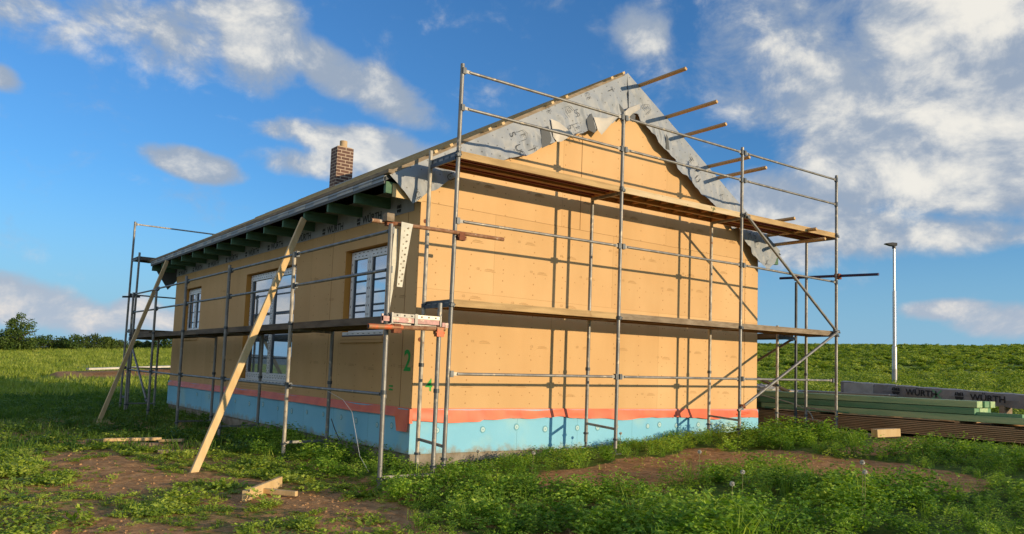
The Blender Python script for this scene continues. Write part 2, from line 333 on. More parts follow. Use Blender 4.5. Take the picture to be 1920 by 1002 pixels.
def shape(mb, pts, f, cu, cv, size, rot=0, mi=0):
    c, s = math.cos(rot), math.sin(rot)
    mb.add([f(cu+(x*c-y*s)*size, cv+(x*s+y*c)*size) for x, y in pts], [tuple(range(len(pts)))], mi)
def emblem(mb, f, cu, cv, size, rot=0, mi=0):
    """two stacked cut blocks, the maker's mark printed before each word"""
    shape(mb, [(-.5,.08),(-.28,.08),(-.28,.5),(-.44,.42)], f, cu, cv, size, rot, mi)
    shape(mb, [(-.22,.08),(.22,.08),(.22,.5),(0,.38),(-.22,.5)], f, cu, cv, size, rot, mi)
    shape(mb, [(.28,.08),(.5,.08),(.44,.42),(.28,.5)], f, cu, cv, size, rot, mi)
    shape(mb, [(-.5,-.04),(.5,-.04),(.40,-.30),(.22,-.46),(0,-.26),(-.22,-.46),(-.40,-.30)], f, cu, cv, size, rot, mi)
# ---------------------------------------------------------------- terrain
def sm(a, b, x): t = np.clip((x-a)/(b-a), 0, 1); return t*t*(3-2*t)
_perm = rng.random((64, 64))
def vnoise(x, y):
    xi = np.floor(x).astype(int); yi = np.floor(y).astype(int); fx = x-xi; fy = y-yi; fx = fx*fx*(3-2*fx); fy = fy*fy*(3-2*fy)
    a = _perm[xi % 64, yi % 64]; b = _perm[(xi+1) % 64, yi % 64]; c = _perm[xi % 64, (yi+1) % 64]; d = _perm[(xi+1) % 64, (yi+1) % 64]
    return (a*(1-fx)+b*fx)*(1-fy)+(c*(1-fx)+d*fx)*fy
def fbm(x, y, o=4):
    s = 0; a = .5; t = 0
    for i in range(o): s = s+a*vnoise(x*2**i+17*i, y*2**i+5*i); t += a; a *= .5
    return s/t
def seg(x, y, pts, r):
    """0..1 closeness to a polyline of radius r"""
    best = np.full(np.shape(x), 1e9)
    for (ax, ay), (bx, by) in zip(pts[:-1], pts[1:]):
        dx, dy = bx-ax, by-ay; t = np.clip(((x-ax)*dx+(y-ay)*dy)/(dx*dx+dy*dy+1e-9), 0, 1)
        best = np.minimum(best, np.hypot(x-ax-t*dx, y-ay-t*dy))
    return 1-sm(r*.75, r*1.25, best+ (fbm(x*1.7+3, y*1.7, 3)-.5)*r*1.1)
BX = [(-9, -2.6), (-6, -2.3), (-3.5, -1.75), (-1.7, -1.45), (-.5, -1.15), (.6, -1.5), (3, -1.25), (5, -.95), (14, -.9), (15, 12), (60, 12)]
def bound(y): return np.interp(y, [b[0] for b in BX], [b[1] for b in BX])
def lush(x, y):
    b = bound(y)+(fbm(x*1.1+40, y*1.1, 3)-.5)*.9
    l = sm(-.12, .2, x-b)
    r1 = seg(x, y, [(1.5, -2.45), (2.6, -2.2), (4.2, -2.15), (4.75, -3.0), (4.6, -4.6)], .85)
    r2 = seg(x, y, [(9.0, 1.0), (9.2, -2.0), (8.6, -3.3), (6.4, -3.1)], .33)
    r3 = seg(x, y, [(9.9, 3), (10.2, -7), (13.5, -7), (13.0, 4)], .9)
    r4 = np.where((x > 9.4) & (x < 14.2) & (y > -7) & (y < 16), 1., 0.)
    return l*(1-r1)*(1-r2)*(1-r3)*(1-r4)
def dirt(x, y):
    d = seg(x, y, [(-3.75, 3.6), (-3.5, 2.0), (-3.3, .9), (-3.6, .2)], .50)
    d = np.maximum(d, seg(x, y, [(-3.3, .7), (-2.6, .35), (-2.3, -.2)], .28))
    d = np.maximum(d, seg(x, y, [(-3.2, 5.6), (-2.4, 4.6), (-2.1, 3.2)], .55))
    d = np.maximum(d, seg(x, y, [(-2.7, -1.1), (-2.1, -1.2), (-1.9, -2.2), (-2.2, -3.3)], .48)*.95)
    d = np.maximum(d, seg(x, y, [(-4.9, -1.3), (-4.2, -1.7), (-3.9, -2.4)], .38)*.85)
    d = np.maximum(d, seg(x, y, [(-3.9, 6.9), (-3.2, 7.3)], .45)*.9)
    d = np.maximum(d, seg(x, y, [(2.2, 38), (9, 39.5)], 1.7))
    d = np.maximum(d, seg(x, y, [(-9, 28), (-3.2, 31)], 1.3)*.7)
    d = np.maximum(d, .5*sm(.52, .66, fbm(x*1.3, y*1.3+9, 3))*(x < 1)*(y < 12))
    return d
def ground(x, y):
    x = np.asarray(x, float); y = np.asarray(y, float)
    f = np.where(x > -1, -.82+.055*x, -.875+.02*(x+1))
    f = np.where(x < -9, -1.035+.006*(x+9), f)
    f = f+.0155*np.maximum(0, x-15)
    g = .026*np.maximum(0, y-30)-.004*np.clip(y-12, 0, 20)
    h = f+g
    r = np.hypot(x-CAM.x, y-CAM.y)                            # the crest of the field
    cap = np.clip((r-105)/25, 0, 1); h = h-cap*cap*3.2-np.maximum(0, r-130)*.02-.13*np.maximum(0,h-3)*cap
    h = np.where(r > 900, np.maximum(h, -30), h); h = np.maximum(h, -26)
    h = h+(fbm(x*.33, y*.33, 3)-.5)*.07*sm(1, 4, np.hypot(x*0, np.minimum(0, y+1)) + np.maximum(0, -x-1.2))
    h = h+.10*np.exp(-((x+3.3)**2/3.0+(y-2.6)**2/5.0))-.05*sm(-2, -5, y)*sm(0, -2, x)
    h = h-.10*sm(8.3, 9.3, x)*(1-sm(14, 17, x))*(1-sm(6,12,y))
    h = h+.28*seg(x, y, [(11.4, 4), (11.6, -1), (11.3, -5.5)], 1.0)*(.7+.6*fbm(x*2, y*2, 3))
    h = h+.35*seg(x, y, [(2.2, 38), (9, 39.5)], 1.7)
    return h
def micro(x, y):
    w = np.exp(-np.maximum(0, np.hypot(x+1, y+2)-9)/6.)
    d = dirt(x, y)
    rut = np.abs(np.sin((x*.9+y*.32)*9+2*fbm(x*2, y*2, 2)*3))
    return w*((fbm(x*2.2, y*2.2, 4)-.5)*.030+(fbm(x*11, y*11, 2)-.5)*.008+d*(rut-.5)*.012)
def gz(x, y): return float(ground(x, y)+micro(np.asarray(float(x)), np.asarray(float(y))))

def axis(lo, hi, fine_lo, fine_hi, step, grow=1.11):
    a = list(np.arange(fine_lo, fine_hi, step)); s = step
    while a[-1] < hi: s *= grow; a.append(a[-1]+s)
    s = step; b = [a[0]]
    while b[-1] > lo: s *= grow; b.append(b[-1]-s)
    return np.array(b[:0:-1]+a)
gx = axis(-3500, 4500, -6.5, 11, .055); gy = axis(-2500, 4500, -7, 10, .055)
X, Y = np.meshgrid(gx, gy, indexing='ij'); Z = ground(X, Y)+micro(X, Y)
nx, ny = X.shape
vs = np.stack([X, Y, Z], -1).reshape(-1, 3)
ii = np.arange(nx*ny).reshape(nx, ny)
quads = np.stack([ii[:-1, :-1], ii[1:, :-1], ii[1:, 1:], ii[:-1, 1:]], -1).reshape(-1, 4)
def np_mesh(name, vs, quads, smooth=True):
    me = bpy.data.meshes.new(name); nq = len(quads)
    me.vertices.add(len(vs)); me.vertices.foreach_set('co', np.asarray(vs, np.float32).ravel())
    me.loops.add(nq*4); me.loops.foreach_set('vertex_index', quads.astype(np.int32).ravel())
    me.polygons.add(nq); me.polygons.foreach_set('loop_start', np.arange(0, nq*4, 4, dtype=np.int32))
    me.update(calc_edges=True)
    me.polygons.foreach_set('use_smooth', np.full(nq, smooth)); return me
gme = np_mesh('ground', vs, quads)
dv = np.maximum(dirt(X, Y), .36*(1-sm(9, 16, np.hypot(X+3, Y+1)))*(X < bound(Y)+.3)); r3 = seg(X, Y, [(11.4, 4), (11.6, -1), (11.3, -5.5)], 1.3)
dv = np.maximum(dv, r3); dv = np.maximum(dv, seg(X, Y, [(1.5, -2.45), (2.6, -2.2), (4.2, -2.15), (4.75, -3.0), (4.6, -4.6)], .85)); dv = np.maximum(dv, seg(X, Y, [(9.0, 1.0), (9.2, -2.0), (8.6, -3.3), (6.4, -3.1)], .45))
at = gme.attributes.new('dirt', 'FLOAT', 'POINT'); at.data.foreach_set('value', dv.astype(np.float32).ravel())
m_ground = bpy.data.materials.new('soil_and_grass'); m_ground.use_nodes = True
t = m_ground.node_tree; b = t.nodes['Principled BSDF']; b.inputs['Roughness'].default_value = .95; b.inputs['Specular IOR Level'].default_value = .1
def tn(ty, **k):
    n = t.nodes.new(ty)
    for a_, b_ in k.items(): setattr(n, a_, b_)
    return n
co = tn('ShaderNodeTexCoord')
def gnoise(scale, det, st=(1, 1, 1), rotz=0):
    mp = tn('ShaderNodeMapping'); mp.inputs['Scale'].default_value = st; mp.inputs['Rotation'].default_value = (0, 0, rotz); t.links.new(co.outputs['Object'], mp.inputs[0])
    n = tn('ShaderNodeTexNoise'); n.inputs['Scale'].default_value = scale; n.inputs['Detail'].default_value = det; n.inputs['Roughness'].default_value = .65; t.links.new(mp.outputs[0], n.inputs['Vector']); return n.outputs[0]
def gramp(v, st):
    r = tn('ShaderNodeValToRGB'); t.links.new(v, r.inputs[0]); e = r.color_ramp.elements
    for i, (p_, c_) in enumerate(st):
        q = e[i] if i < 2 else e.new(p_)
        q.position = p_; q.color = (*c_, 1)
    return r.outputs[0]
def gmix(f, a, c):
    n = tn('ShaderNodeMix', data_type='RGBA')
    t.links.new(f, n.inputs[0]); t.links.new(a, n.inputs[6]); t.links.new(c, n.inputs[7]); return n.outputs[2]
soil = gramp(gnoise(9, 8), [(.3, (.26, .135, .055)), (.7, (.58, .355, .17)), (.5, (.43, .24, .105))])
grass = gramp(gnoise(5, 8), [(.32, (.045, .080, .013)), (.7, (.18, .22, .05)), (.5, (.10, .15, .028))])
# far crop in swaths across the slope
sw = gramp(gnoise(.16, 5, (1, .12, 1), R(-12)), [(.38, (.14, .22, .03)), (.62, (.42, .42, .13)), (.5, (.27, .34, .065))])
fine = gramp(gnoise(1.4, 8), [(.3, (.08, .15, .018)), (.7, (.33, .36, .10))])
far_ = gmix(gramp(gnoise(.9, 4), [(.35, (.3, .3, .3)), (.65, (.7, .7, .7))]), sw, fine)
ge = tn('ShaderNodeSeparateXYZ'); t.links.new(co.outputs['Object'], ge.inputs[0])
dist = tn('ShaderNodeVectorMath', operation='DISTANCE'); t.links.new(co.outputs['Object'], dist.inputs[0]); dist.inputs[1].default_value = (CAM.x, CAM.y, 0)
mr = tn('ShaderNodeMapRange'); t.links.new(dist.outputs['Value'], mr.inputs[0]); mr.inputs[1].default_value = 16; mr.inputs[2].default_value = 26
gcol = gmix(mr.outputs[0], grass, far_)
at_ = tn('ShaderNodeAttribute', attribute_name='dirt')
ad = tn('ShaderNodeMath', operation='ADD'); t.links.new(at_.outputs['Fac'], ad.inputs[0])
sb = tn('ShaderNodeMath', operation='MULTIPLY_ADD'); t.links.new(gnoise(7, 6), sb.inputs[0]); sb.inputs[1].default_value = 1.2; sb.inputs[2].default_value = -.6; t.links.new(sb.outputs[0], ad.inputs[1])
mr2 = tn('ShaderNodeMapRange'); t.links.new(ad.outputs[0], mr2.inputs[0]); mr2.inputs[1].default_value = .15; mr2.inputs[2].default_value = .45
t.links.new(gmix(mr2.outputs[0], gcol, soil), b.inputs[0])
bp_ = tn('ShaderNodeBump'); bp_.inputs['Strength'].default_value = .8; bp_.inputs['Distance'].default_value = .018; t.links.new(gnoise(28, 8), bp_.inputs['Height'])
bp2 = tn('ShaderNodeBump'); bp2.inputs['Strength'].default_value = .5; bp2.inputs['Distance'].default_value = .10; t.links.new(gnoise(2.2, 6), bp2.inputs['Height']); t.links.new(bp_.outputs[0], bp2.inputs['Normal'])
t.links.new(bp2.outputs[0], b.inputs['Normal'])
gme.materials.append(m_ground)
go = bpy.data.objects.new('ground', gme); COL.objects.link(go); go['kind'] = 'structure'

# distant hills, real ridges well beyond the field
m_hill = mat('distant_hill', (.10, .14, .15), .95, col2=(.07, .11, .12), nscale=.01)
hv = []; hf = []
for k in range(181):
    a = R(-180+k*2); rr = 3000; hh = 18+38*float(fbm(np.array(k*.21), np.array(3.3), 4))+ (22 if -10 < (-180+k*2) < 12 else 0)
    for rad, z in ((rr-500, -40), (rr, hh*.75), (rr+150, hh), (rr+700, -40)): hv.append((CAM.x+rad*math.sin(a), CAM.y+rad*math.cos(a), z))
for k in range(180):
    for j in range(3): hf.append((4*k+j, 4*k+4+j, 4*k+5+j, 4*k+1+j))
me = bpy.data.meshes.new('distant_hills'); me.from_pydata(hv, [], hf); me.materials.append(m_hill); ho = bpy.data.objects.new('distant_hills', me); COL.objects.link(ho); ho['kind'] = 'structure'
# ---------------------------------------------------------------- house
WX, LY = 7.9, 13.2; SL = .577; ZE = 3.21; XE = -.60; XR = 3.95; XE2 = 8.5
def roofz(x): return ZE+SL*(x-XE) if x < XR else ZE+SL*(XE2-x)
house = empty('house', (0, 0, 0), 'unfinished yellow board house with open eaves, brick chimney and flapping grey roof membrane', 'house')
G = lambda u, v, d=0: (u, -.003-d, v)              # the gable face: u = x, v = z, d outwards
E_ = lambda u, v, d=0: (-.003-d, -u, v)            # the eave face: u = -y, v = z, d outwards
# gable walls
for yy, nm in ((0, 'gable_wall'), (LY, 'gable_wall')):
    mb = MB(); s = 1 if yy == 0 else -1
    pts = [(.003, 0), (WX-.003, 0), (WX-.003, 2.958), (.003, 2.958)]; mb.prism(pts, lambda u, v, d: (u, yy+d*s, v), .12)
    pts = [(.003, 2.963), (WX-.003, 2.963), (WX-.003, roofz(WX)-.10), (XR, roofz(XR)-.10), (.003, roofz(0)-.10)]; mb.prism(pts, lambda u, v, d: (u, yy+.003*s+d*s, v), .115)
    if s > 0: mb.bb((0, .02, 2.95), (WX, .1, 2.97), 1)
    mb.build(nm, [m_board, m_seam], house)
    if s > 0: gw = bpy.data.objects['gable_wall']
# joints, plugs and tiny stamps on the gable
mb = MB(); mb.bb((7.475, -.003, .005), (7.482, .0, 2.95)); mb.bb((3.05, -.0025, 2.965), (3.055, .004, 4.9)); mb.bb((.0, -.002, 1.715), (WX, .001, 1.719), 1)
for zz in (.56, 1.18, 1.72, 2.35): mb.tube((7.39, -.006, zz), (7.39, 0, zz), .03, 12, mi=1)
for zz in (.98, 2.68): mb.tube((.09, -.008, zz), (.09, 0, zz), .032, 12, mi=2)
mb.build('board_joint', [m_seam, m_print, m_coup], gw)
mb = MB(); random.seed(3)
for row, z0 in enumerate((.33, .97, 1.56, 2.13, 2.58, 3.35)):
    for k in range(8):
        x0 = .75+k*.98+(row % 2)*.31+random.uniform(-.1, .1)
        if x0 > 7.2: continue
        z1 = z0+random.uniform(-.12, .12)
        write(mb, 'CE', G, x0, z1, .045, 0, 0); mb.bb((x0+.13, -.004, z1-.004), (x0+.30, -.001, z1+.003)); mb.bb((x0+.12, -.004, z1-.024), (x0+.32, -.001, z1-.018)); mb.bb((x0+.16, -.004, z1+.012), (x0+.26, -.001, z1+.016))
mb.build('stamp_print', m_print, gw)
mb = MB(); write(mb, '4', G, .27, .33, .24, 0, .012); mb.build('spray_mark', m_graf, gw)
# eave wall with openings: y0, y1, z0, z1
OP = [(.95, 2.40, 1.06, 2.47), (4.55, 7.35, .17, 2.46), (10.75, 12.2, 1.2, 2.44)]
def eave_wall(xf, ops, name, m):
    ys = sorted({0, LY, *[o[0] for o in ops], *[o[1] for o in ops]}); zs = sorted({0, 3.25, *[o[2] for o in ops], *[o[3] for o in ops]}); mb = MB(); sg = 1 if xf < 1 else -1
    for a, b_ in zip(ys[:-1], ys[1:]):
        for c, d in zip(zs[:-1], zs[1:]):
            if any(a >= o[0]-1e-6 and b_ <= o[1]+1e-6 and c >= o[2]-1e-6 and d <= o[3]+1e-6 for o in ops): continue
            mb.add([(xf, a, c), (xf, a, d), (xf, b_, d), (xf, b_, c)], [(0, 1, 2, 3)])
    for o in ops:
        x1 = xf+.17*sg; a, b_, c, d = o
        mb.add([(xf, a, c), (xf, b_, c), (xf, b_, d), (xf, a, d), (x1, a, c), (x1, b_, c), (x1, b_, d), (x1, a, d)], [(0, 1, 5, 4), (1, 2, 6, 5), (2, 3, 7, 6), (3, 0, 4, 7)], 1)
    return mb.build(name, [m, m_reveal], house)
ew = eave_wall(0, OP, 'eave_wall', m_side); ew2 = eave_wall(WX, [], 'eave_wall', m_side)
mb = MB(); mb.bb((-.003, .335, .005), (0, .342, 2.85)); mb.bb((-.0025, 2.92, .005), (0, 2.925, 2.85)); mb.bb((-.0025, 8.6, .005), (0, 8.605, 2.85))
mb.build('board_joint', m_seam, ew)
mb = MB()
for z0, yy in ((.55, 1.5), (.62, 3.0), (.62, 3.6), (.6, 2.2), (2.62, 3.3), (2.65, 2.2), (.62, 8.3), (1.7, 3.1), (2.1, 3.8), (.6, .55), (1.62, .62), (.55, 9.6), (2.2, 9.1), (1.1, 3.4)):
    write(mb, 'CE', E_, -yy, z0, .05, 0, 0); mb.bb((-.004, yy-.30, z0-.004), (-.001, yy-.12, z0+.004)); mb.bb((-.004, yy-.32, z0-.024), (-.001, yy-.12, z0-.018))
mb.build('stamp_print', m_print, ew)
mb = MB(); write(mb, '2', E_, -.17, .66, .42, 0, .02); write(mb, '=', E_, -.62, .26, .24, 0, .01); mb.build('spray_mark', m_graf, ew)
# orange sealing foil, blue insulation, concrete
def wavy_foil(f, L, low, seed):
    mb = MB(); n = int(L/.06); vs = []
    for i in range(n+1):
        u = i*L/n; lo = low(u)
        for j in range(6):
            q = j/5; v = .012-(lo+.012)*q
            bulge = .014+q*(.015+.055*float(fbm(np.array(u*1.3+seed), np.array(q*1.2), 3)))+.012*math.sin(u*2.1+seed)*q
            vs.append(f(u, v, bulge))
    mb.add(vs, [(6*i+j, 6*i+6+j, 6*i+7+j, 6*i+1+j) for i in range(n) for j in range(5)], 0, True); return mb
lg = lambda u: .085+.11*float(fbm(np.array(u*1.1+2), np.array(.5), 4))+.02*abs(math.sin(u*2.6))+(.03 if u < 1.2 else 0)
mbf = wavy_foil(G, WX, lg, 1.0)
lo_ = lambda u: .105+.03*float(fbm(np.array(u*.7+9), np.array(.5), 3))+(.20 if u > LY-.32 else 0)
mb2 = wavy_foil(lambda u, v, d: (-.003-d, LY-u, v), LY, lo_, 5.0)
mbf.add(mb2.v, mb2.f, 0, True)
mbf.box((-.028, -.028, -.10), (.05, .05, .20)); mbf.tube((7.6, -.05, -.06), (7.2, -.045, -.10), .018, 8)
mbf.build('sealing_foil', m_foil, house)
mb = MB(); mb.bb((-.022, -.022, -.625), (WX+.02, .1, -.004)); mb.bb((-.022, .1, -.625), (.1, LY+.02, -.004)); mb.bb((WX-.1, .1, -.625), (WX+.022, LY, -.004)); mb.bb((0.1, LY-.1, -.625), (WX-.1, LY+.02, -.004))
for x in (1.86, 3.1, 4.36, 5.6, 6.85): mb.bb((x, -.0235, -.62), (x+.004, -.02, -.12), 1)
for y in (1.25, 2.5, 3.75, 5, 6.25, 7.5, 8.75, 10): mb.bb((-.0235, y, -.62), (-.02, y+.004, -.12), 1)
bi = mb.build('base_insulation', [m_blue, m_bluedk], house)
random.seed(5)
def dowel(f, u, v):
    mb = MB(); r = .050+random.uniform(-.008, .008)
    mb.prism([(r*.9*math.cos(a*math.pi/8)*(1+.1*math.sin(a*2.3)), r*math.sin(a*math.pi/8)) for a in range(16)], lambda p, q, d: f(u+p, v+q, .0205+d), .003)
    mb.prism([(r*.66*math.cos(a*math.pi/6), r*.66*math.sin(a*math.pi/6)) for a in range(12)], lambda p, q, d: f(u+p, v+q, .0205+d), .006, 1)
    mb.prism([(r*.2*math.cos(a*math.pi/3), r*.2*math.sin(a*math.pi/3)) for a in range(6)], lambda p, q, d: f(u+p, v+q, .0205+d), .009)
    mb.build('insulation_dowel', [m_bluedk, m_bluelt], bi)
for u, v in ((.42, -.30), (1.22, -.30), (1.85, -.27), (2.42, -.31), (3.1, -.30), (3.55, -.30), (4.0, -.29), (4.75, -.29), (5.05, -.27), (5.5, -.29), (6.1, -.28), (6.5, -.27), (7.0, -.28), (7.45, -.28)): dowel(G, u, v)
for y in (.5, .95, 1.65, 2.2, 2.9, 3.6, 4.3, 5.0, 5.8, 6.6, 7.5, 8.4, 9.4, 10.4): dowel(E_, -y, -.27+random.uniform(-.02, .02))
mb = MB(); mb.bb((.02, .02, -1.3), (WX-.02, LY-.02, -.628)); mb.build('plinth', m_conc, house)
# black back, so nothing shows through the rooms
mb = MB(); mb.bb((.3, .3, -.5), (WX-.3, LY-.3, -.4)); mb.build('floor_slab', m_conc, house)

# windows
def window(o, sill, door=False):
    a, b_, c, d = o; xf = .10; w = MB(); fr = .075
    def fb(y0, y1, z0, z1, x0=xf, x1=xf+.07, mi=0, q=w): q.bb((x0, y0, z0), (x1, y1, z1), mi)
    a += .02; b_ -= .02; c += .06; d -= .02
    fb(a, b_, d-fr, d); fb(a, b_, c, c+fr); fb(a, a+fr, c+fr, d-fr); fb(b_-fr, b_, c+fr, d-fr); m_ = (a+b_)/2
    win = w.build('patio_door' if door else 'window', m_white, house, bev=.004)
    pr = MB(); bars = []
    for y0, y1 in ((a+fr-.012, m_-.004), (m_+.004, b_-fr+.012)):
        z0, z1 = c+fr-.012, d-fr+.012; sf = .075; x0, x1 = xf-.022, xf+.05; sash = MB()
        for q in ((y0, y1, z1-sf, z1), (y0, y1, z0, z0+sf), (y0, y0+sf, z0+sf, z1-sf), (y1-sf, y1, z0+sf, z1-sf)): fb(*q, x0, x1, 0, sash)
        so_ = sash.build('sash', m_white, win, bev=.004)
        p = MB(); p.bb((xf+.01, y0+sf-.005, z0+sf-.005), (xf+.02, y1-sf+.005, z1-sf+.005)); p.build('pane', m_glass, win)
        H = z1-z0
        for q in ((.22, .47) if not door else (.40, .62, .18)): bars.append(((xf+.002, y0+sf, z0+H*q-.014), (xf+.009, y1-sf, z0+H*q+.014)))
        bars.append(((xf+.0012, y1-sf-(.09 if door else .05), z0+sf), (xf+.0095, y1-sf, z1-sf)))  # upright dark strip: reflection of the reveal painted onto the pane
        if door: bars.append(((xf+.0, y0+sf+.02, z0+H*.46), (xf+.011, y0+sf+.30, z0+H*.50)))
        # film print: short dark dashes round the frame
        for zz in np.arange(z0+.06, z1-.04, .10 if door else .14):
            for yy in (y0+.028, y1-.028): pr.bb((x0-.002, yy-.007, zz), (x0, yy+.007, zz+.035))
            if door:
                for yy in (y0+.052, y1-.052): pr.bb((x0-.002, yy-.006, zz+.05), (x0, yy+.006, zz+.075))
        for yy in np.arange(y0+.1, y1-.1, .13):
            for zz in (z0+.03, z1-.03): pr.bb((x0-.002, yy, zz-.006), (x0, yy+.045, zz+.006))
    for yy in np.arange(a+.05, b_-.1, .15):
        for zz in (d-.03, c+.045): pr.bb((xf-.002, yy, zz-.005), (xf, yy+.05, zz+.005))
    pr.build('film_print', m_ink, win)
    for p_, q_ in bars: k_ = MB(); k_.bb(p_, q_); k_.build('strap_and_reflection', m_strap_refl, win)
    s = MB(); s.bb((.004, a-.015, c-.055), (.2, b_+.015, c-.002), 0); s.bb((-.004, a-.01, c-.075), (.09, b_+.01, c-.056), 1)
    for yy in np.arange(a+.05, b_-.1, .19): s.bb((.001, yy, c-.036), (.004, yy+.06, c-.028), 1)
    s.build('sill', [m_white, m_strap_refl], win)
    if sill:
        s = MB(); s.bb((-.022, a-.03, c-.175), (0, b_+.03, c-.08), 0); s.bb((-.024, a-.03, c-.132), (-.0, b_+.03, c-.128), 1); s.build('sill_board', [m_side, m_seam], win)
    return win
for i, o in enumerate(OP): window(o, True, i == 1)

# facade membrane strip under the eave with the maker's word
mb = MB(); mb.bb((-.010, .18, 2.845), (-.004, LY, 3.26)); st = mb.build('facade_membrane', m_strip, house)
ES = lambda u, v, d=0: (-.0125-d, -u, v)
for k in range(10):
    y = 1.50+k*1.37
    if y > LY-.3: break
    mb = MB(); write(mb, 'WÜRTH', ES, -y, 2.915, .17, 0, .022, 1.05); emblem(mb, ES, -(y+.47), 2.91, .13); mb.build('lettering', m_ink, st)
mb = MB(); emblem(mb, ES, -.62, 2.93, .14); mb.build('lettering', m_ink, st)

# roof: deck with underlay, trusses, tails, battens
def slope(x0, x1, y0, y1, z0, z1, mb, mi=0):
    f = lambda u, v, d: (u, d, roofz(u)+v)
    mb.prism([(x0, z0), (x1, z0), (x1, z1), (x0, z1)], lambda u, v, d: (u, y0+d, roofz(u-1e-6 if x1 <= XR else u+1e-6)+v), y1-y0, mi)
mb = MB(); slope(XE-.02, XR, -.08, LY+.3, -.06, 0, mb); slope(XR, XE2+.02, -.08, LY+.3, -.06, 0, mb); roof = mb.build('roof', [m_roofd], house)
mb = MB(); slope(XE-.05, XR, -.09, LY+.32, .002, .012, mb); slope(XR, XE2+.05, -.09, LY+.32, .002, .012, mb); mb.build('roof_membrane', m_mem, roof)
ty = [-.06+k*.953 for k in range(14)]
for i, y in enumerate(ty+[LY+.22]):
    mb = MB(); w = .06
    xi = -.012 if (i == 0 or i > 13) else .35
    mb.bb((XE, y, 2.975), (xi, y+w, 3.135)); mb.build('truss_tail', m_green, roof)
    mb = MB(); mb.bb((WX-xi, y, 2.975), (XE2, y+w, 3.135)); mb.build('truss_tail', m_green, roof)
mb = MB()
for y in ty[:2]:
    pass
mb.bb((-.50, -.075, 2.93), (-.02, -.062, 3.12)); mb.build('truss_end_board', m_wood, roof)
mb = MB(); mb.bb((XE-.045, -.20, ZE+.015), (XE+.02, LY+.75, ZE+.065)); mb.build('eave_batten', m_old, roof)
mb = MB(); mb.bb((XE-.035, -.05, ZE-.075), (XE-.012, LY+.3, ZE+.012)); mb.bb((XE-.028, -.05, ZE-.11), (XE-.010, LY+.3, ZE-.076), 1)
ef = mb.build('eave_foil', [m_mem, m_roofd], roof)
mb = MB(); random.seed(9); y = .3
while y < LY:
    L = random.uniform(.25, .6); mb.bb((XE-.040, y, ZE-.055+random.uniform(-.015, .01)), (XE-.036, y+L, ZE+.008)); y += L+random.uniform(.15, .5)
mb.build('tape_patch', m_memw, ef)
# battens: cut flush on the near slope, still running out over the gable on the far slope
S_ = math.atan(SL)
for x in (.04, .29, .95, 1.19, 2.14, 2.43, 3.42, 3.69):
    z = roofz(x)+.055; cx = x
    mb = MB(); mb.box((cx, (LY-.13)/2+.02, z), (.055, LY+.50, .04), Matrix.Rotation(-S_, 3, 'Y')); mb.bb((0,0,-50),(0,0,-50)) if False else None
    mb.build('batten', m_wood, roof)
mb = MB(); v0 = Vector((XE, -.125, roofz(XE)+.025)); v1 = Vector((XR-.1, -.125, roofz(XR-.1)+.025)); mb.beam(v0, v1, .04, .05); mb.build('verge_batten', m_old, roof)
for x, out, dz in ((4.24, 1.19, -.02), (4.95, 1.27, -.03), (5.42, 1.10, .03), (6.16, 1.05, 0), (6.45, 1.2, 0), (7.72, .95, .05), (8.03, 1.22, 0), (8.30, 1.24, 0)):
    z = roofz(x)+.038+dz*.4; mb = MB(); mb.box((x, (LY-out)/2, z), (.055, LY+out, .042), Matrix.Rotation(S_, 3, 'Y'))
    b_ = mb.build('batten', m_woodx, roof); e = MB(); e.box((x, -out-.002, z), (.053, .003, .040), Matrix.Rotation(S_, 3, 'Y')); e.build('sawn_end', m_woodend, b_)
# membrane hanging over the verge: left flap, ridge cap, right flap
def flap(top, low, name, seed, n=60, amp=.09, out=.13, drop=.02):
    """top and low are polylines (x, z) sampled together; the sheet billows away from the wall"""
    mb = MB(); vs = []; rows = 18
    def samp(pl, s):
        L = [0]
        for a, b_ in zip(pl[:-1], pl[1:]): L.append(L[-1]+math.hypot(b_[0]-a[0], b_[1]-a[1]))
        s *= L[-1]
        return np.interp(s, L, [p[0] for p in pl]), np.interp(s, L, [p[1] for p in pl])
    for i in range(n+1):
        s = i/n; t0 = samp(top, s); l0 = samp(low, s); rg = (float(fbm(np.array(s*17.+seed), np.array(2.), 3))-.5)*.14; l0 = (l0[0]+rg*.4, l0[1]+rg)
        for j in range(rows+1):
            q = j/rows; x = t0[0]*(1-q)+l0[0]*q; z = t0[1]*(1-q)+l0[1]*q
            vs.append((x, flapy(x, z, q, seed, out, amp), z))
    c = rows+1
    mb.add(vs, [(c*i+j, c*i+j+1, c*i+c+j+1, c*i+c+j) for i in range(n) for j in range(rows)], 0, True)
    return mb.build(name, m_mem, roof)
def flapy(x, z, q, seed, out, amp):
    w = float(fbm(np.array(x*2.3+seed), np.array(z*1.1), 3)); rdg = 1-abs(2*float(fbm(np.array(x*3.4+z*1.5+seed), np.array(z*2.2-x*.9), 3))-1)
    return -out-(amp*q*(w*2-.9))-.035*math.sin(x*4.2+z*2+seed)*q-.01-.075*(rdg-.75)*min(1, q*2.5)
def sample_q(x, z):
    return min(1, max(0, (roofz(x)-z)/.95))
fl = flap([(XE, ZE+.01), (0, roofz(0)+.01), (2, roofz(2)+.01), (XR, roofz(XR)+.01)],
     [(-.22, 2.82), (.02, 3.05), (.62, 3.50), (1.75, 3.93), (2.02, 4.10), (2.06, 4.20), (2.6, 4.42), (3.05, 4.62), (3.3, 4.66), (3.85, 5.08), (4.1, 5.14)], 'verge_flap', 2.0, 200)
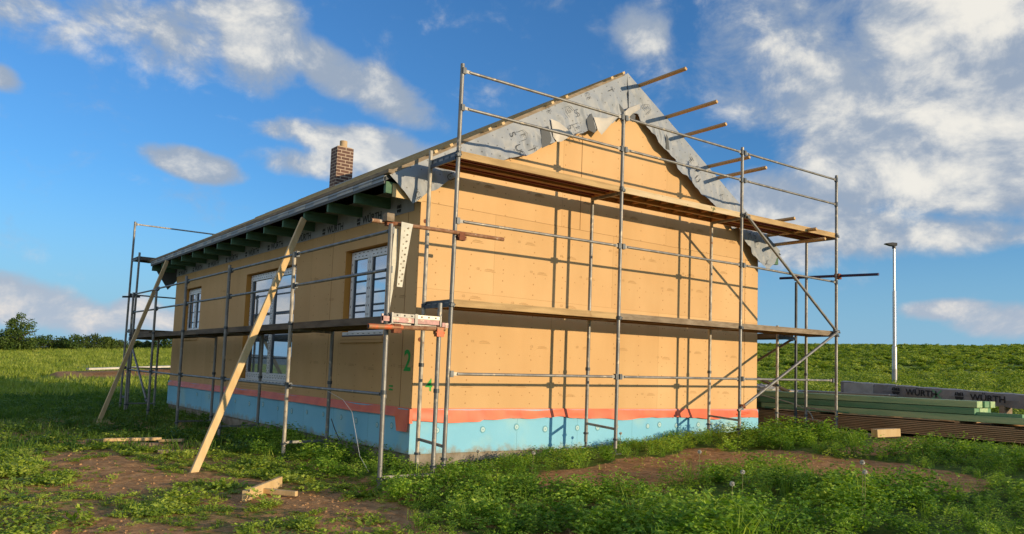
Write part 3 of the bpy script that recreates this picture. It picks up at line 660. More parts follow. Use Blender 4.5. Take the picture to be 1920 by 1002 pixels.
fr_ = flap([(XR-.02, roofz(XR)+.012), (5.2, roofz(5.2)+.01), (6.9, roofz(6.9)+.01), (XE2-.05, roofz(XE2-.05)+.01)],
     [(3.98, 5.12), (4.2, 5.16), (4.5, 4.95), (4.8, 4.74), (4.95, 4.66), (5.22, 4.46), (5.66, 4.17), (5.9, 4.03), (6.15, 3.90), (6.55, 3.78), (6.93, 3.50), (7.05, 3.55), (7.36, 3.25), (7.72, 2.93), (7.98, 2.78), (8.1, 2.88), (8.3, 3.0)], 'verge_flap', 7.0, 200)
# fold shade as dark patches, turned corners paled as highlights, on left flap
def flap_patch(pts, name, m, y0=-.20, seed=0):
    mb = MB(); cx = sum(p[0] for p in pts)/len(pts); cz = sum(p[1] for p in pts)/len(pts); n = len(pts)
    vs = [(p[0], y0-.012*math.sin(i*2.1+seed), p[1]) for i, p in enumerate(pts)]+[(cx, y0-.03, cz)]
    mb.add(vs, [(i, (i+1) % n, n) for i in range(n)], 0, True); return mb.build(name, m, fl)
flap_patch([(2.02, 4.42), (2.16, 4.50), (2.26, 4.30), (2.20, 4.20), (2.04, 4.11)], 'fold_shade', m_roofd, -.165)
flap_patch([(2.20, 4.62), (2.36, 4.60), (2.70, 4.48), (2.44, 4.30), (2.34, 4.27), (2.27, 4.34)], 'turned_corner_highlight', m_memw, -.185)
flap_patch([(2.98, 4.80), (3.08, 4.92), (3.24, 4.66), (3.16, 4.60), (3.02, 4.62)], 'fold_shade', m_roofd, -.165)
flap_patch([(3.12, 4.86), (3.40, 4.90), (3.74, 5.06), (3.62, 4.94), (3.42, 4.72), (3.32, 4.60), (3.22, 4.66)], 'turned_corner_highlight', m_memw, -.185)
flap_patch([(3.62, 5.30), (3.70, 5.24), (3.90, 5.13), (3.86, 5.05), (3.78, 5.06)], 'fold_shade', m_roofd, -.165)
flap_patch([(3.80, 5.08), (3.92, 5.20), (4.20, 5.34), (4.22, 5.26), (4.02, 5.12), (3.90, 5.00)], 'turned_corner_highlight', m_memw, -.19)
flap_patch([(3.97, 5.08), (4.04, 5.15), (4.14, 5.13), (4.12, 5.02), (4.04, 4.98)], 'fold_shade', m_roofd, -.16)
flap_patch([(4.90, 4.96), (4.95, 4.90), (5.02, 4.68), (4.92, 4.68)], 'fold_shade', m_roofd, -.175)
def ff(u, v, d=0):
    return (u, min(flapy(u, v, sample_q(u, v), s_, .13, .09), -.10)-.022, v)
s_ = 2.0; mb = MB()
def house_mark(x, z, sz, rot):
    for a, b_ in (((-.5, -.5), (-.5, .25)), ((-.5, .25), (0, .62)), ((0, .62), (.5, .25)), ((.5, .25), (.5, -.5)), ((-.5, -.5), (.5, -.5))):
        shape(mb, [(a[0]-.02, a[1]-.02), (b_[0]-.02, b_[1]+.02), (b_[0]+.025, b_[1]+.02), (a[0]+.025, a[1]-.02)], ff, x, z, sz, rot)
    write(mb, 'E', ff, x, z-.01*sz, sz*.8, rot, -.02)
for (x, z, rot) in ((.50, 3.62, R(-62)), (1.68, 4.25, R(-62)), (2.62, 4.86, R(58)), (2.82, 4.62, R(-62))): house_mark(x, z, .15, rot)
for ch, x, z, rot in (('S', .28, 3.55, -62), ('U', .40, 3.36, -62), ('T', .72, 3.60, -62), ('CE', -.14, 2.99, -55), ('S', 1.46, 4.21, -62), ('U', 1.58, 4.02, -62), ('T', 1.86, 4.06, -62), ('C', 1.66, 3.94, -62), ('S', 2.80, 4.86, 30), ('S', 2.66, 4.60, -62), ('C', 2.86, 4.46, -62), ('CE', 2.16, 4.78, -60), ('CE', 3.0, 5.2, -60), ('T', 3.50, 5.42, -60)):
    write(mb, ch, ff, x, z, .18 if ch != 'CE' else .11, R(rot), -.016)
mb.bb((-.5,-.19,3.2),(-.5,-.19,3.2)) if False else None
mb.build('membrane_print', m_inkg, fl)
s_ = 7.0; mb = MB()
house_mark(4.42, 5.32, .15, R(-30)); house_mark(7.0, 3.72, .13, R(-40))
for ch, x, z, rot in (('T', 5.62, 4.60, -40), ('S', 5.78, 4.48, -40), ('U', 5.80, 4.28, -40), ('T', 6.55, 4.05, 20), ('S', 7.2, 3.66, -40), ('C', 7.62, 3.28, -40), ('T', 7.42, 3.42, 30), ('S', 7.56, 3.44, 40), ('X', 7.95, 2.95, 0)):
    write(mb, ch, ff, x, z, .18, R(rot), -.016)
mb.build('membrane_print', m_inkg, fr_)
# far verge flap, seen dark beyond the eave
mb = MB(); mb.add([(XE-.02, LY+.31, ZE+.0), (0.1, LY+.32, 3.6), (.3, LY+.38, 3.0), (-.12, LY+.42, 2.50)], [(0, 1, 2, 3)]); mb.build('verge_flap', m_roofd, roof)
# chimney
cx0, cx1, cy0, cy1 = 2.43, 2.87, 8.5, 8.88; ct = 6.06
mb = MB(); mb.bb((cx0, cy0, 4.4), (cx1, cy1, ct)); ch = mb.build('chimney', m_brick, house)
mb = MB(); mb.bb((cx0+.03, cy0+.03, ct), (cx1-.03, cy1-.03, ct+.02)); mb.tube(((cx0+cx1)/2+.02, (cy0+cy1)/2, ct), ((cx0+cx1)/2+.02, (cy0+cy1)/2, ct+.20), .095, 20); mb.build('flue', m_flue, ch)
mb = MB(); mb.beam((cx0-.02, cy0-.04, roofz(cx0)+.05), (cx1+.02, cy0-.04, roofz(cx1)+.05), .03, .08); mb.build('flashing', m_memw, ch)
# ---------------------------------------------------------------- scaffolds
def pole(par, x, y, z0, z1, m=None, r=.0285, collar=(), plate=True, nm='pole', lean=(0, 0)):
    mb = MB(); mb.tube((x, y, z0+.03), (x+lean[0], y+lean[1], z1), r, 14)
    if plate:
        mb.tube((x, y, z0-.04), (x, y, z0+.05), r*.72, 10, mi=1); mb.tube((x, y, z0+.15), (x, y, z0+.18), r*1.5, 10, mi=1); mb.box((x, y, z0-.045), (.14, .14, .008), mi=1)
    for c in collar: mb.tube((x+lean[0]*(c-z0)/(z1-z0), y+lean[1]*(c-z0)/(z1-z0), c-.025), (x+lean[0]*(c-z0)/(z1-z0), y+lean[1]*(c-z0)/(z1-z0), c+.025), r*1.35, 12, mi=1)
    return mb.build(nm, [m or m_galv, m_dark], par)
def rail(par, p0, p1, r=.0205, m=None, nm='guard_rail'):
    p0 = Vector(p0); p1 = Vector(p1); d = (p1-p0).normalized(); mb = MB()
    mb.tube(p0+d*.10, p1-d*.10, r, 12)
    for a, b_ in ((p0, p0+d*.12), (p1-d*.12, p1)): mb.beam(a+d*.012, b_-d*.0, .012, .045)
    for a in (p0, p1):
        s = 1 if a is p0 else -1
        mb.box(a+d*.012*s+Vector((0, 0, -.0)), (.05, .05, .085), mi=1)
    return mb.build(nm, [m or m_galv, m_dark], par)
def ledger(par, p0, p1, w=.028, h=.05, m=None, nm='ledger'):
    mb = MB(); mb.beam(p0, p1, w, h); return mb.build(nm, m or m_galv, par)
def coupler(par, p, m=None, s=.075):
    mb = MB(); mb.box(p, (s, s, s*.85)); mb.tube(Vector(p)+Vector((-s*.8, -.01, .01)), Vector(p)+Vector((s*.8, -.01, .01)), .012, 8); mb.box(Vector(p)+Vector((s*.3, -s*.4, -s*.3)), (s*.4, s*.5, s*.35))
    return mb.build('coupler', m or m_coup, par, bev=.006)
def brace(par, p0, p1, r=.026, m=None):
    p0 = Vector(p0); p1 = Vector(p1); d = (p1-p0).normalized(); mb = MB(); mb.tube(p0, p1, r, 12)
    for a in (p0+d*.10, p1-d*.10): mb.box(a, (.07, .05, .06), mi=1)
    return mb.build('brace', [m or m_galv, m_dark], par)

# gable scaffold -----------------------------------------------------------
YO, YI = -1.045, -.37; PX = (-.09, 2.965, 5.96, 9.02); T = .013
gs = empty('scaffold', (-.09, -.7, gz(0, -.7)), 'tall two deck tube scaffold along the sunlit gable, with diagonal braces at right', 'scaffold', 'tube scaffolds round the house')
zo = [-.74, -.56, -.45, -.30]
for i, x in enumerate(PX):
    pole(gs, x, YO, zo[i], 4.66+T*x, collar=(1.42+T*x, 3.44+T*x), lean=(.03 if i == 0 else 0, 0))
    pole(gs, x+(.01 if i else 0), YI, zo[i]+(.04 if i else 0), (3.60 if i == 0 else 3.40)+T*x, m_galvw if i in (0, 2) else None, collar=(.62+T*x, 1.43+T*x))
    for z in (1.41+T*x, 3.37+T*x): ledger(gs, (x, YO+.02, z), (x, YI-.02, z), m=m_dark if i == 0 else m_galv)
    ledger(gs, (x, YO, zo[i]+.32), (x, YI, zo[i]+.36), .03, .035)
    for z in (1.41+T*x, 3.41+T*x): coupler(gs, (x+.01, YO-.01, z), m_dark, .06)
for i in range(3):
    a, b_ = PX[i]+.03, PX[i+1]-.03
    for z, dr in ((4.56, 0), (4.055, 0), (2.525, -.0), (.515, 0)):
        e = b_
        if i == 2 and z == 2.525: dr = -.05
        if i == 2 and z == .515: e = b_-.12
        rail(gs, (a, YO-.02, z+T*a), (e, YO-.02, z+T*e+dr))
def deck(par, x0, x1, y0, y1, z, kind, mt, mu, axis='x', slopez=0):
    """plank deck bay: boards on top, edge beams and what shows from below"""
    f = (lambda a, b_, c: (a, b_, c+slopez*a)) if axis == 'x' else (lambda a, b_, c: (b_, a, c))
    def bx(u0, u1, v0, v1, w0, w1, mi):
        vs = [f(u, v, w) for u in (u0, u1) for v in (v0, v1) for w in (w0, w1)]
        mb.add(vs, [(0,1,3,2),(4,6,7,5),(0,4,5,1),(2,3,7,6),(0,2,6,4),(1,5,7,3)], mi)
    wv = (y1-y0)/2
    for k in range(2):
        mb = MB(); v0 = y0+k*wv+.006; v1 = y0+(k+1)*wv-.006
        bx(x0, x1, v0, v1, z-.018, z, 0)                       # ply
        bx(x0, x1, v0, v0+.022, z-.095, z-.019, 0); bx(x0, x1, v1-.022, v1, z-.095, z-.019, 1)
        if kind == 'rib':
            bx(x0, x1, v0+wv*.35, v0+wv*.35+.03, z-.07, z-.019, 2); bx(x0, x1, v0+wv*.65, v0+wv*.65+.03, z-.07, z-.019, 2)
        if kind == 'cross':
            u = x0+.15
            while u < x1-.1: bx(u, u+.03, v0+.024, v1-.024, z-.065, z-.019, 1); u += .34
        bx(x0, x0+.02, v0+.023, v1-.023, z-.09, z-.02, 1); bx(x1-.02, x1, v0+.023, v1-.023, z-.09, z-.02, 1)
        mb.build('deck_board', [mt, mu, m_rib], par)
m_deckl = mat('pale_deck_edge', (.62, .50, .33), .8, col2=(.52, .40, .22), nscale=3, stretch=(.6, 4, 4), spots=(.12, .14, .05), spot_scale=7, spot_lo=.66, spot_hi=.70)
kinds = ('rib', 'cross', 'rib')
for i in range(3):
    deck(gs, PX[i]+.035, PX[i+1]-.035, YO+.0, YI+.0, 3.475, kinds[i], m_deckl if i == 1 else m_deck, m_under, slopez=T)
    deck(gs, PX[i]+.035, PX[i+1]-.035, YO+.0, YI+.0, 1.492, 'plain', m_old if i else m_deck, m_under, slopez=T)
# end plates of the decks at the first frame
for z in (1.43, 3.415):
    mb = MB(); mb.bb((-.075, YO+.03, z-.045), (-.058, YI-.03, z+.055)); 
    for k in range(4): mb.bb((-.079, YO+.07+k*.15, z-.02), (-.074, YO+.17+k*.15, z+.02), 1)
    mb.build('deck_end_plate', [m_dark, m_galv], gs)
brace(gs, (5.98, YO-.06, 3.53), (8.96, YO-.06, 1.58)); brace(gs, (8.98, YO-.06, 1.60), (5.84, YO-.06, .045))
coupler(gs, (5.97, YO-.05, .12), m_coup); coupler(gs, (9.0, YO-.04, 1.6), m_dark, .07); coupler(gs, (6.0, YO-.05, 3.5), m_dark, .06)

# eave scaffold --------------------------------------------------------------
XO, XI = -1.11, -.38; QY = (-1.26, 1.80, 4.93, 7.83, 10.42, 12.95)
es = empty('scaffold', (-.75, -1.2, gz(-.75, -1.2)), 'lower one deck tube scaffold in the shade along the long window wall', 'scaffold', 'tube scaffolds round the house')
zb = [-.97, -.84, -.84, -.96, -.86, -.86]; zt = [2.31, 2.26, 2.34, 2.36, 2.19, 2.3]
for i, y in enumerate(QY):
    pole(es, XO, y, zb[i]+.05, zt[i], m_galvw if i == 1 else None, collar=(.27, 1.18), lean=(0, .03))
    if i != 4: pole(es, XI, y+.12 if i else y, -.80, 1.40 if i == 0 else 1.22, None, collar=(.3,))
    if i != 4:
        y2 = y+.12 if i else y
        ledger(es, (XO, y, 1.09), (XI, y2, 1.09)); ledger(es, (XO, y, zb[i]+.24), (XI, y2, zb[i]+.24), .03, .035)
for i in range(5):
    a, b_ = QY[i]+.03, QY[i+1]-.03
    for z in (2.235, 1.755, .245): rail(es, (XO+.02, a, z), (XO+.02, b_, z+.005*i))
    deck(es, a, b_, XO+.01, XI-.01, 1.19, 'plain', m_deckd, m_deckd, 'y')
mb = MB(); mb.bb((XO+.06, 11.2, 1.2), (XI-.1, 13.1, 1.25)); mb.build('deck_board', m_deckd, es)
brace(es, (XO-.03, 12.9, 1.1), (XO-.03, 10.45, -.45))
# pinkish end of the deck over the near frame
m_pink = mat('painted_end_plate', (.50, .28, .28), .6, .2, col2=(.35, .22, .20), nscale=22, spots=(.62, .52, .42), spot_scale=14, spot_lo=.55, spot_hi=.65)
for k, (a, b_) in enumerate(((XO+.04, XO+.34), (XO+.38, XI-.03))):
    mb = MB(); mb.bb((a, -1.315, 1.115), (b_, -1.298, 1.175), 0); mb.bb((a, -1.320, 1.176), (b_, -1.296, 1.222), 1 if k else 2)
    for j in range(3): mb.bb((a+.05+j*.1, -1.324, 1.190), (a+.068+j*.1, -1.321, 1.208), 3)
    mb.bb((a-.02, -1.328, 1.10), (a, -1.29, 1.23), 2); mb.bb((b_, -1.328, 1.10), (b_+.02, -1.29, 1.23), 2)
    mb.build('deck_end_plate', [m_pink, m_perf, m_galv, m_ink], es)
mb = MB(); mb.box((XO-.06, -1.31, 1.15), (.10, .03, .06)); mb.box((XO-.10, -1.31, 1.15), (.02, .03, .11)); mb.box((XI+.05, -1.31, 1.12), (.09, .03, .06)); mb.build('wedge', m_pink, es)

# far gable scaffold and far eave scaffold, only their ends show ------------------
bs = empty('scaffold', (-.95, 14.0, gz(-.9, 14)), 'scaffold end rising behind the far corner of the house, one rail against the sky', 'scaffold', 'tube scaffolds round the house')
for y, top, dx in ((14.3, 4.40, -.02), (13.62, 3.46, .02)):
    for x in (-.95, 2.05, 5.05, 8.05): pole(bs, x+dx, y, -.85 if x < 0 else -.6, top if (x < 0 or y > 14) else 3.3, lean=(.02, 0))
for a, b_ in ((-.93, 2.03), (2.07, 5.03), (5.07, 8.03)):
    rail(bs, (a, 14.3, 4.33), (b_, 14.3, 4.33), m=m_galvw if a < 0 else None)
    deck(bs, a, b_, 13.64, 14.28, 3.36, 'plain', m_deckd, m_deckd); deck(bs, a, b_, 13.64, 14.28, 1.36, 'plain', m_deckd, m_deckd)
    rail(bs, (a, 14.3, 2.33), (b_, 14.3, 2.33)); rail(bs, (a, 14.3, .3), (b_, 14.3, .3))
for z in (3.28, 1.3, -.5): ledger(bs, (-.95, 14.3, z), (-.95, 13.62, z), m=m_dark)
ledger(bs, (-1.22, 13.75, 2.22), (-.75, 14.0, 2.27), .05, .05, m=m_dark, nm='coupler')
rs = empty('scaffold', (8.7, -.15, gz(8.7, -.1)), 'short scaffold starting behind the right corner of the house, on the lumber side', 'scaffold', 'tube scaffolds round the house')
for y in (-.14, 2.9, 5.9, 8.9, 11.9):
    pole(rs, 9.02, y, -.24, 2.66, m_dark if y < 0 else None); pole(rs, 8.30, y-.05, -.22, 1.70, m_galvw if y < 0 else None, collar=(.5,))
    ledger(rs, (9.02, y, 1.46), (8.30, y-.05, 1.46), m=m_dark)
for a in (-.11, 2.93, 5.93, 8.93): deck(rs, a, a+2.94, 8.34, 8.98, 1.55, 'plain', m_deckd, m_deckd, 'y')
brace(rs, (9.0, -.14, 1.50), (9.0, 2.86, -.1), m=m_old)

# loose tubes clamped to the scaffolds ----------------------------------------
def clamp(mb, p, s=.085, mi=1):
    mb.box(p, (s, s*1.1, s*.9), None, mi); mb.box(Vector(p)+Vector((0, -.02, -.05)), (s*1.15, s*.8, s*.45), None, mi); mb.tube(Vector(p)+Vector((-.06, -.03, -.02)), Vector(p)+Vector((.07, -.03, -.02)), .013, 8, mi=mi)
mb = MB(); a = Vector((-1.31, -1.10, 2.345)); b_ = Vector((.69, -1.09, 2.37)); mb.tube(a, b_, .026, 14); mb.tube(a-Vector((.001, 0, 0)), a+Vector((.002, 0, 0)), .021, 12, mi=2)
clamp(mb, (-1.08, -1.11, 2.37)); clamp(mb, (.0, -1.075, 2.335))
mb.box((-1.10, -1.14, 2.40), (.10, .11, .10), None, 3)
single(mb, 'scaffold_tube', [m_rust, m_coup, m_ink, m_old], (-1.31, -1.1, 2.345), 'rusty tube clamped high between the window wall scaffold and the gable scaffold', 'tube')
mb = MB(); a = Vector((-1.42, -1.38, 1.04)); b_ = Vector((-.36, -1.36, 1.07)); mb.tube(a, a+Vector((.45, 0, .012)), .031, 14); mb.tube(a+Vector((.45, 0, .012)), b_, .028, 14, mi=4); mb.tube(a-Vector((.002, 0, 0)), a+Vector((.001, 0, 0)), .024, 12, mi=2)
clamp(mb, (-1.05, -1.36, 1.05), .09, 3); clamp(mb, (-.45, -1.36, 1.04), .09, 1)
single(mb, 'scaffold_tube', [m_red, m_red, m_ink, m_coup, m_rust], (-1.42, -1.38, 1.04), 'orange painted tube clamped under the near end of the shaded deck', 'tube')
mb = MB(); a = Vector((9.09, .30, 2.78)); b_ = Vector((9.09, -1.88, 2.70)); mb.tube(a, b_, .027, 14); clamp(mb, (9.06, -1.05, 2.73), .09); clamp(mb, (9.06, -.1, 2.76), .07)
single(mb, 'scaffold_tube', [m_navy, m_coup], (9.09, .3, 2.78), 'dark blue tube sticking out past the right end pole of the gable scaffold', 'tube')
# perforated strip hanging over the rusty tube
mb = MB()
def strip(pts, mi=0):
    n = len(pts)
    for (p, w), (q, w2) in zip(pts[:-1], pts[1:]):
        p = Vector(p); q = Vector(q); sx = Vector((1, .25, 0)).normalized()
        vs = [p-sx*w, p+sx*w, q+sx*w2, q-sx*w2]; vs += [v+Vector((.002, .006, 0)) for v in vs]
        mb.add(vs, [(0, 1, 2, 3), (7, 6, 5, 4), (0, 4, 5, 1), (1, 5, 6, 2), (2, 6, 7, 3), (3, 7, 4, 0)], mi)
strip([((-.84, -1.15, 2.37), .10), ((-.86, -1.17, 2.30), .09), ((-.90, -1.17, 1.80), .055), ((-.92, -1.17, 1.56), .045)])
strip([((-.98, -1.13, 2.28), .03), ((-1.0, -1.15, 1.9), .045), ((-1.03, -1.14, 1.55), .05), ((-1.05, -1.13, 1.22), .025)])
for k in range(9):
    for dx in (-.03, .03):
        z = 2.28-k*.083; cx_ = -.865-(2.3-z)*.075+dx*(1-(2.3-z)*.5)
        mb.tube((cx_, -1.178, z+dx*.7), (cx_, -1.174, z+dx*.7), .011, 8, mi=1)
single(mb, 'hanging_strip', [m_perf, m_old], (-.86, -1.15, 2.37), 'pale perforated strip draped over the rusty tube beside the corner', 'strip')

# ---------------------------------------------------------------- leaning planks and loose timber
def plank(p0, p1, w, h, m, nm, label, cat, group=None, tw=0):
    p0 = Vector(p0); p1 = Vector(p1); mb = MB(); mb.beam(p0, p1, w, h, tw=tw)
    return single(mb, nm, m, tuple(p0), label, cat, group, .004)
plank((-2.64, .90, gz(-2.6, .9)-.03), (-.66, 2.68, 2.96), .10, .045, m_wood, 'leaning_plank', 'long sunlit plank propped against the eaves in front of the patio door', 'plank', tw=R(62))
plank((-2.27, 9.76, gz(-2.2, 9.7)-.03), (-.68, 11.5, 3.06), .09, .04, m_wood, 'leaning_plank', 'shaded plank propped under the far left end of the eaves', 'plank', tw=R(62))
def lying(x0, y0, x1, y1, w, h, label, lift=.0, m=None, tw=0, cat='offcut', group=None, l2=None):
    return plank((x0, y0, gz(x0, y0)+h/2+lift), (x1, y1, gz(x1, y1)+h/2+(lift if l2 is None else l2)), w, h, m or m_wood, 'timber_offcut', label, cat, group, tw)
lying(-2.72, -1.30, -2.02, -.50, .045, .12, 'bright board offcut standing on edge on the bare soil, nearest to the viewer')
lying(-2.38, -.93, -2.14, -1.30, .05, .055, 'short square batten offcut leaning over the bright board on the soil', .02)
lying(-3.18, 5.42, -2.42, 4.98, .10, .05, 'long grey board at the left of the scrap timber in the house shadow', .01, m_old)
lying(-2.98, 5.02, -2.10, 4.86, .10, .05, 'board lying across the middle of the scrap timber in the house shadow', .05, m_wood, 0)
lying(-2.92, 4.42, -2.74, 4.36, .09, .05, 'stubby block in front of the scrap timber in the house shadow', 0, m_wood)
lying(-2.70, 4.36, -2.28, 4.22, .09, .05, 'flat offcut at the front right of the scrap timber in the shadow', 0, m_old)
lying(-2.14, 4.80, -1.82, 4.55, .10, .045, 'tilted offcut at the right end of the scrap timber in the shadow', .02, m_wood, l2=.06)
lying(-2.60, 2.9, -2.32, 2.75, .10, .05, 'small offcut half hidden in weeds between the scrap timber and the sunlit plank', 0, m_old)
plank((8.10, -2.32, gz(8.1, -2.3)+.09), (8.56, -2.50, gz(8.5, -2.5)+.11), .16, .14, m_wood, 'timber_block', 'thick sunlit timber block lying in front of the board stack', 'block')
plank((9.1, .6, gz(9.1, .6)+.03), (8.75, -1.9, gz(8.75, -1.9)+.03), .16, .03, m_brown, 'timber_offcut', 'thin brown plank lying flat between the plants and the board stack', 'offcut')

# ---------------------------------------------------------------- board stack to the right
SX = 9.72; zb_ = -.335
for k in range(3):
    yb = 1.2-k*3.0; mb = MB(); mb.bb((SX-.02, yb-.05, gz(SX, yb)-.08), (SX+1.05, yb+.05, zb_-.002)); single(mb, 'bearer', m_old, (SX, yb, gz(SX, yb)), 'squared bearer under the brown board stack', 'bearer', 'bearers under the board stack', .004)
random.seed(21); bh = .0335
for lay in range(8):
    for col in range(4):
        x0 = SX+col*.235+random.uniform(-.02, .012); y0 = -6.6+random.uniform(-.1, .3); y1 = 2.1+random.uniform(-.25, .25)
        if col == 0 and lay in (7, 6, 5): y0 = -4.05+random.uniform(-.1, .1) if lay == 7 else y0
        mb = MB(); z = zb_+lay*bh; mb.bb((x0, y0, z), (x0+.22, y1, z+bh-.011))
        single(mb, 'brown_board', m_brown, (x0, y0, z), 'long brown board in the tight low stack beside the house', 'board', 'boards in the brown stack', .003)
for y in (-3.0, -.2, 1.4):
    mb = MB(); mb.bb((SX+.02, y-.045, zb_+8*bh-.003), (SX+.9, y+.045, zb_+8*bh+.040)); single(mb, 'spacer', m_brown, (SX, y, -.06), 'spacer stick between the brown boards and the green beams', 'spacer', 'spacers in the board stack', .003)
zg = zb_+8*bh+.042
for lay in range(3):
    for col in range(4):
        x0 = SX+.03+col*.21+random.uniform(-.03, .012); y0 = -3.3+random.uniform(-.05, .05) if lay else -6.9; y1 = 1.45+random.uniform(-.3, .3); hh = .115; z = zg+lay*(hh+.012)
        mb = MB(); mb.bb((x0, y0, z), (x0+.19, y1, z+hh))
        single(mb, 'green_beam', m_greenl if (lay+col) % 3 != 1 else m_green2, (x0, y0, z), ('pale green treated beam on top of the brown boards', 'pale green treated beam on top of the brown boards')[0], 'beam', 'treated beams on the board stack', .004)
mb = MB(); mb.bb((SX+.10, -4.05, zg+.119), (SX+.26, -2.4, zg+.175)); single(mb, 'green_lath', m_green2, (SX+.1, -4.05, zg+.12), 'vivid green lath sticking out past the end of the upper beams', 'lath', None, .003)
mb = MB(); mb.bb((SX-.012, -.9, zg-.005), (SX+.02, 1.1, zg+.03)); single(mb, 'green_lath', m_green2, (SX, -.9, zg), 'dark green lath along the foot of the green beams', 'lath', None, .003)
# stack end wrapped in black foil and odds and ends behind the corner
def crumple(name, m, c, d, n, label, cat, seed):
    r_ = np.random.default_rng(seed); mb = MB(); a = 14; b2 = 8; vs = []
    for i in range(a):
        for j in range(b2+1):
            th = 2*math.pi*i/a; ph = math.pi*j/b2; k = .75+.5*r_.random()
            vs.append((c[0]+d[0]*math.cos(th)*math.sin(ph)*k, c[1]+d[1]*math.sin(th)*math.sin(ph)*k, c[2]+d[2]*math.cos(ph)*k))
    q = b2+1; mb.add(vs, [(q*i+j, q*i+j+1, q*((i+1) % a)+j+1, q*((i+1) % a)+j) for i in range(a) for j in range(b2)], 0, False)
    return single(mb, name, m, (c[0], c[1], c[2]-d[2]), label, cat)
crumple('crumpled_foil', m_black, (9.55, 1.9, .02), (.28, .55, .38), 10, 'black crumpled foil bunched at the house end of the board stack', 'foil', 3)
crumple('crumpled_foil', m_memw, (10.3, 1.6, .40), (.30, .35, .10), 10, 'white crumpled foil lying on the green beams near the house', 'foil', 4)
crumple('crumpled_foil', m_roofd, (10.0, 2.2, .48), (.4, .4, .12), 10, 'dark grey crumpled foil behind the white foil near the house corner', 'foil', 6)
plank((10.6, 1.0, .32), (10.9, 2.1, .62), .16, .05, m_brown, 'timber_offcut', 'brown board leaning up over the stack behind the white foil', 'offcut', tw=R(30))
mb = MB(); mb.beam((9.35, .55, -.16), (9.1, -.62, -.24), .03, .13, tw=R(40)); mb.beam((9.37, .50, -.16), (9.14, -.66, -.24), .03, .13, tw=R(-45)); single(mb, 'timber_trough', m_brown, (9.2, 0, -.25), 'V shaped brown timber trough with a pale end in the plants', 'trough')
mb = MB(); pts = []
for i in range(40):
    s = i/39; pts.append((9.25+.1*math.sin(s*5), 1.1-1.5*s+.25*math.sin(s*6), .35-.62*s*s*s-.1*math.sin(s*3)))
mb.path(pts, .012, 6); single(mb, 'cable', m_cable, pts[0], 'pale cable curving down over the front of the board stack', 'cable')
mb = MB(); mb.bb((12.3, -.4, .34), (13.2, 3.2, .37)); mb.box((12.2, 2.6, .345), (1.2, 1.6, .03)); single(mb, 'flat_panel', m_sheet, (12.5, 1, .34), 'flat grey panel lying behind the green beams', 'panel', None, .003)
mb = MB(); mb.bb((12.25, -.3, .0), (13.1, 3.3, .335)); single(mb, 'pallet_stack', m_brown, (12.5, 1, .0), 'low brown timber pile carrying the flat grey panel', 'pile', None, .004)
# wrapped beam pack
WX0 = 12.9
mb = MB(); nseg = 60
a = Vector((WX0, 1.05, .50)); b_ = Vector((WX0, -7.2, .18)); vs = []
for i in range(nseg+1):
    s = i/nseg; p = a.lerp(b_, s)
    for k, (dx, dz) in enumerate(((-.16, -.15), (-.17, 0), (-.155, .13), (0, .15), (.16, .13), (.17, -.15))):
        w = .012*math.sin(i*1.7+k*2.1)+.008*math.sin(i*.6+k); vs.append((p.x+dx+w, p.y, p.z+dz+w*.5))
mb.add(vs, [(6*i+k, 6*i+(k+1) % 6, 6*i+6+(k+1) % 6, 6*i+6+k) for i in range(nseg) for k in range(6)]+[tuple(range(6))[::-1], tuple(range(6*nseg, 6*nseg+6))], 0, False)
wp = empty('wrapped_beams', (WX0, -3, .1), 'long beam pack wrapped in grey printed foil, lying beyond the earth bank', 'beam pack')
wb = mb.build('wrapping', m_wrap, wp)
WF = lambda u, v, d=0: (WX0-.196-d, -u, a.z+(b_.z-a.z)*(a.y+u)/(a.y-b_.y)+v)
def wword(y, m, col=0):
    mb = MB(); write(mb, 'WÜRTH', WF, -y+.38, 0, .19, 0, .024, 1.0); emblem(mb, WF, -y-.20, 0, .19); mb.build('lettering', m, wb)
wword(.45-1.0, m_ink); wword(-1.95, m_ink); wword(-3.35, m_ink); wword(-4.9, m_ink)
mb = MB(); shape(mb, [(-.5, .4), (-.4, .5), (.5, -.4), (.4, -.5)], WF, 1.28, 0, .22); shape(mb, [(-.5, -.4), (-.4, -.5), (.5, .4), (.4, .5)], WF, 1.28, 0, .22); mb.build('spray_mark', m_graf2, wb)
mb = MB(); mb.bb((WX0-.19, .2, .33), (WX0-.181, .95, .60)); mb.build('tape_patch', m_sheet, wb)
for k in range(3):
    y = .4-k*3; mb = MB(); mb.bb((WX0-.2, y-.05, -.15), (WX0+.2, y+.05, .36-k*.12)); mb.build('bearer', m_old, wp)
mb = MB(); mb.bb((11.75, -1.35, gz(11.8, -1.2)+.06), (11.88, -.9, gz(11.8, -1.2)+.11)); single(mb, 'timber_offcut', m_wood, (11.8, -1.1, .3), 'bright offcut lying on the earth bank in front of the wrapped beams', 'offcut', None, .003)

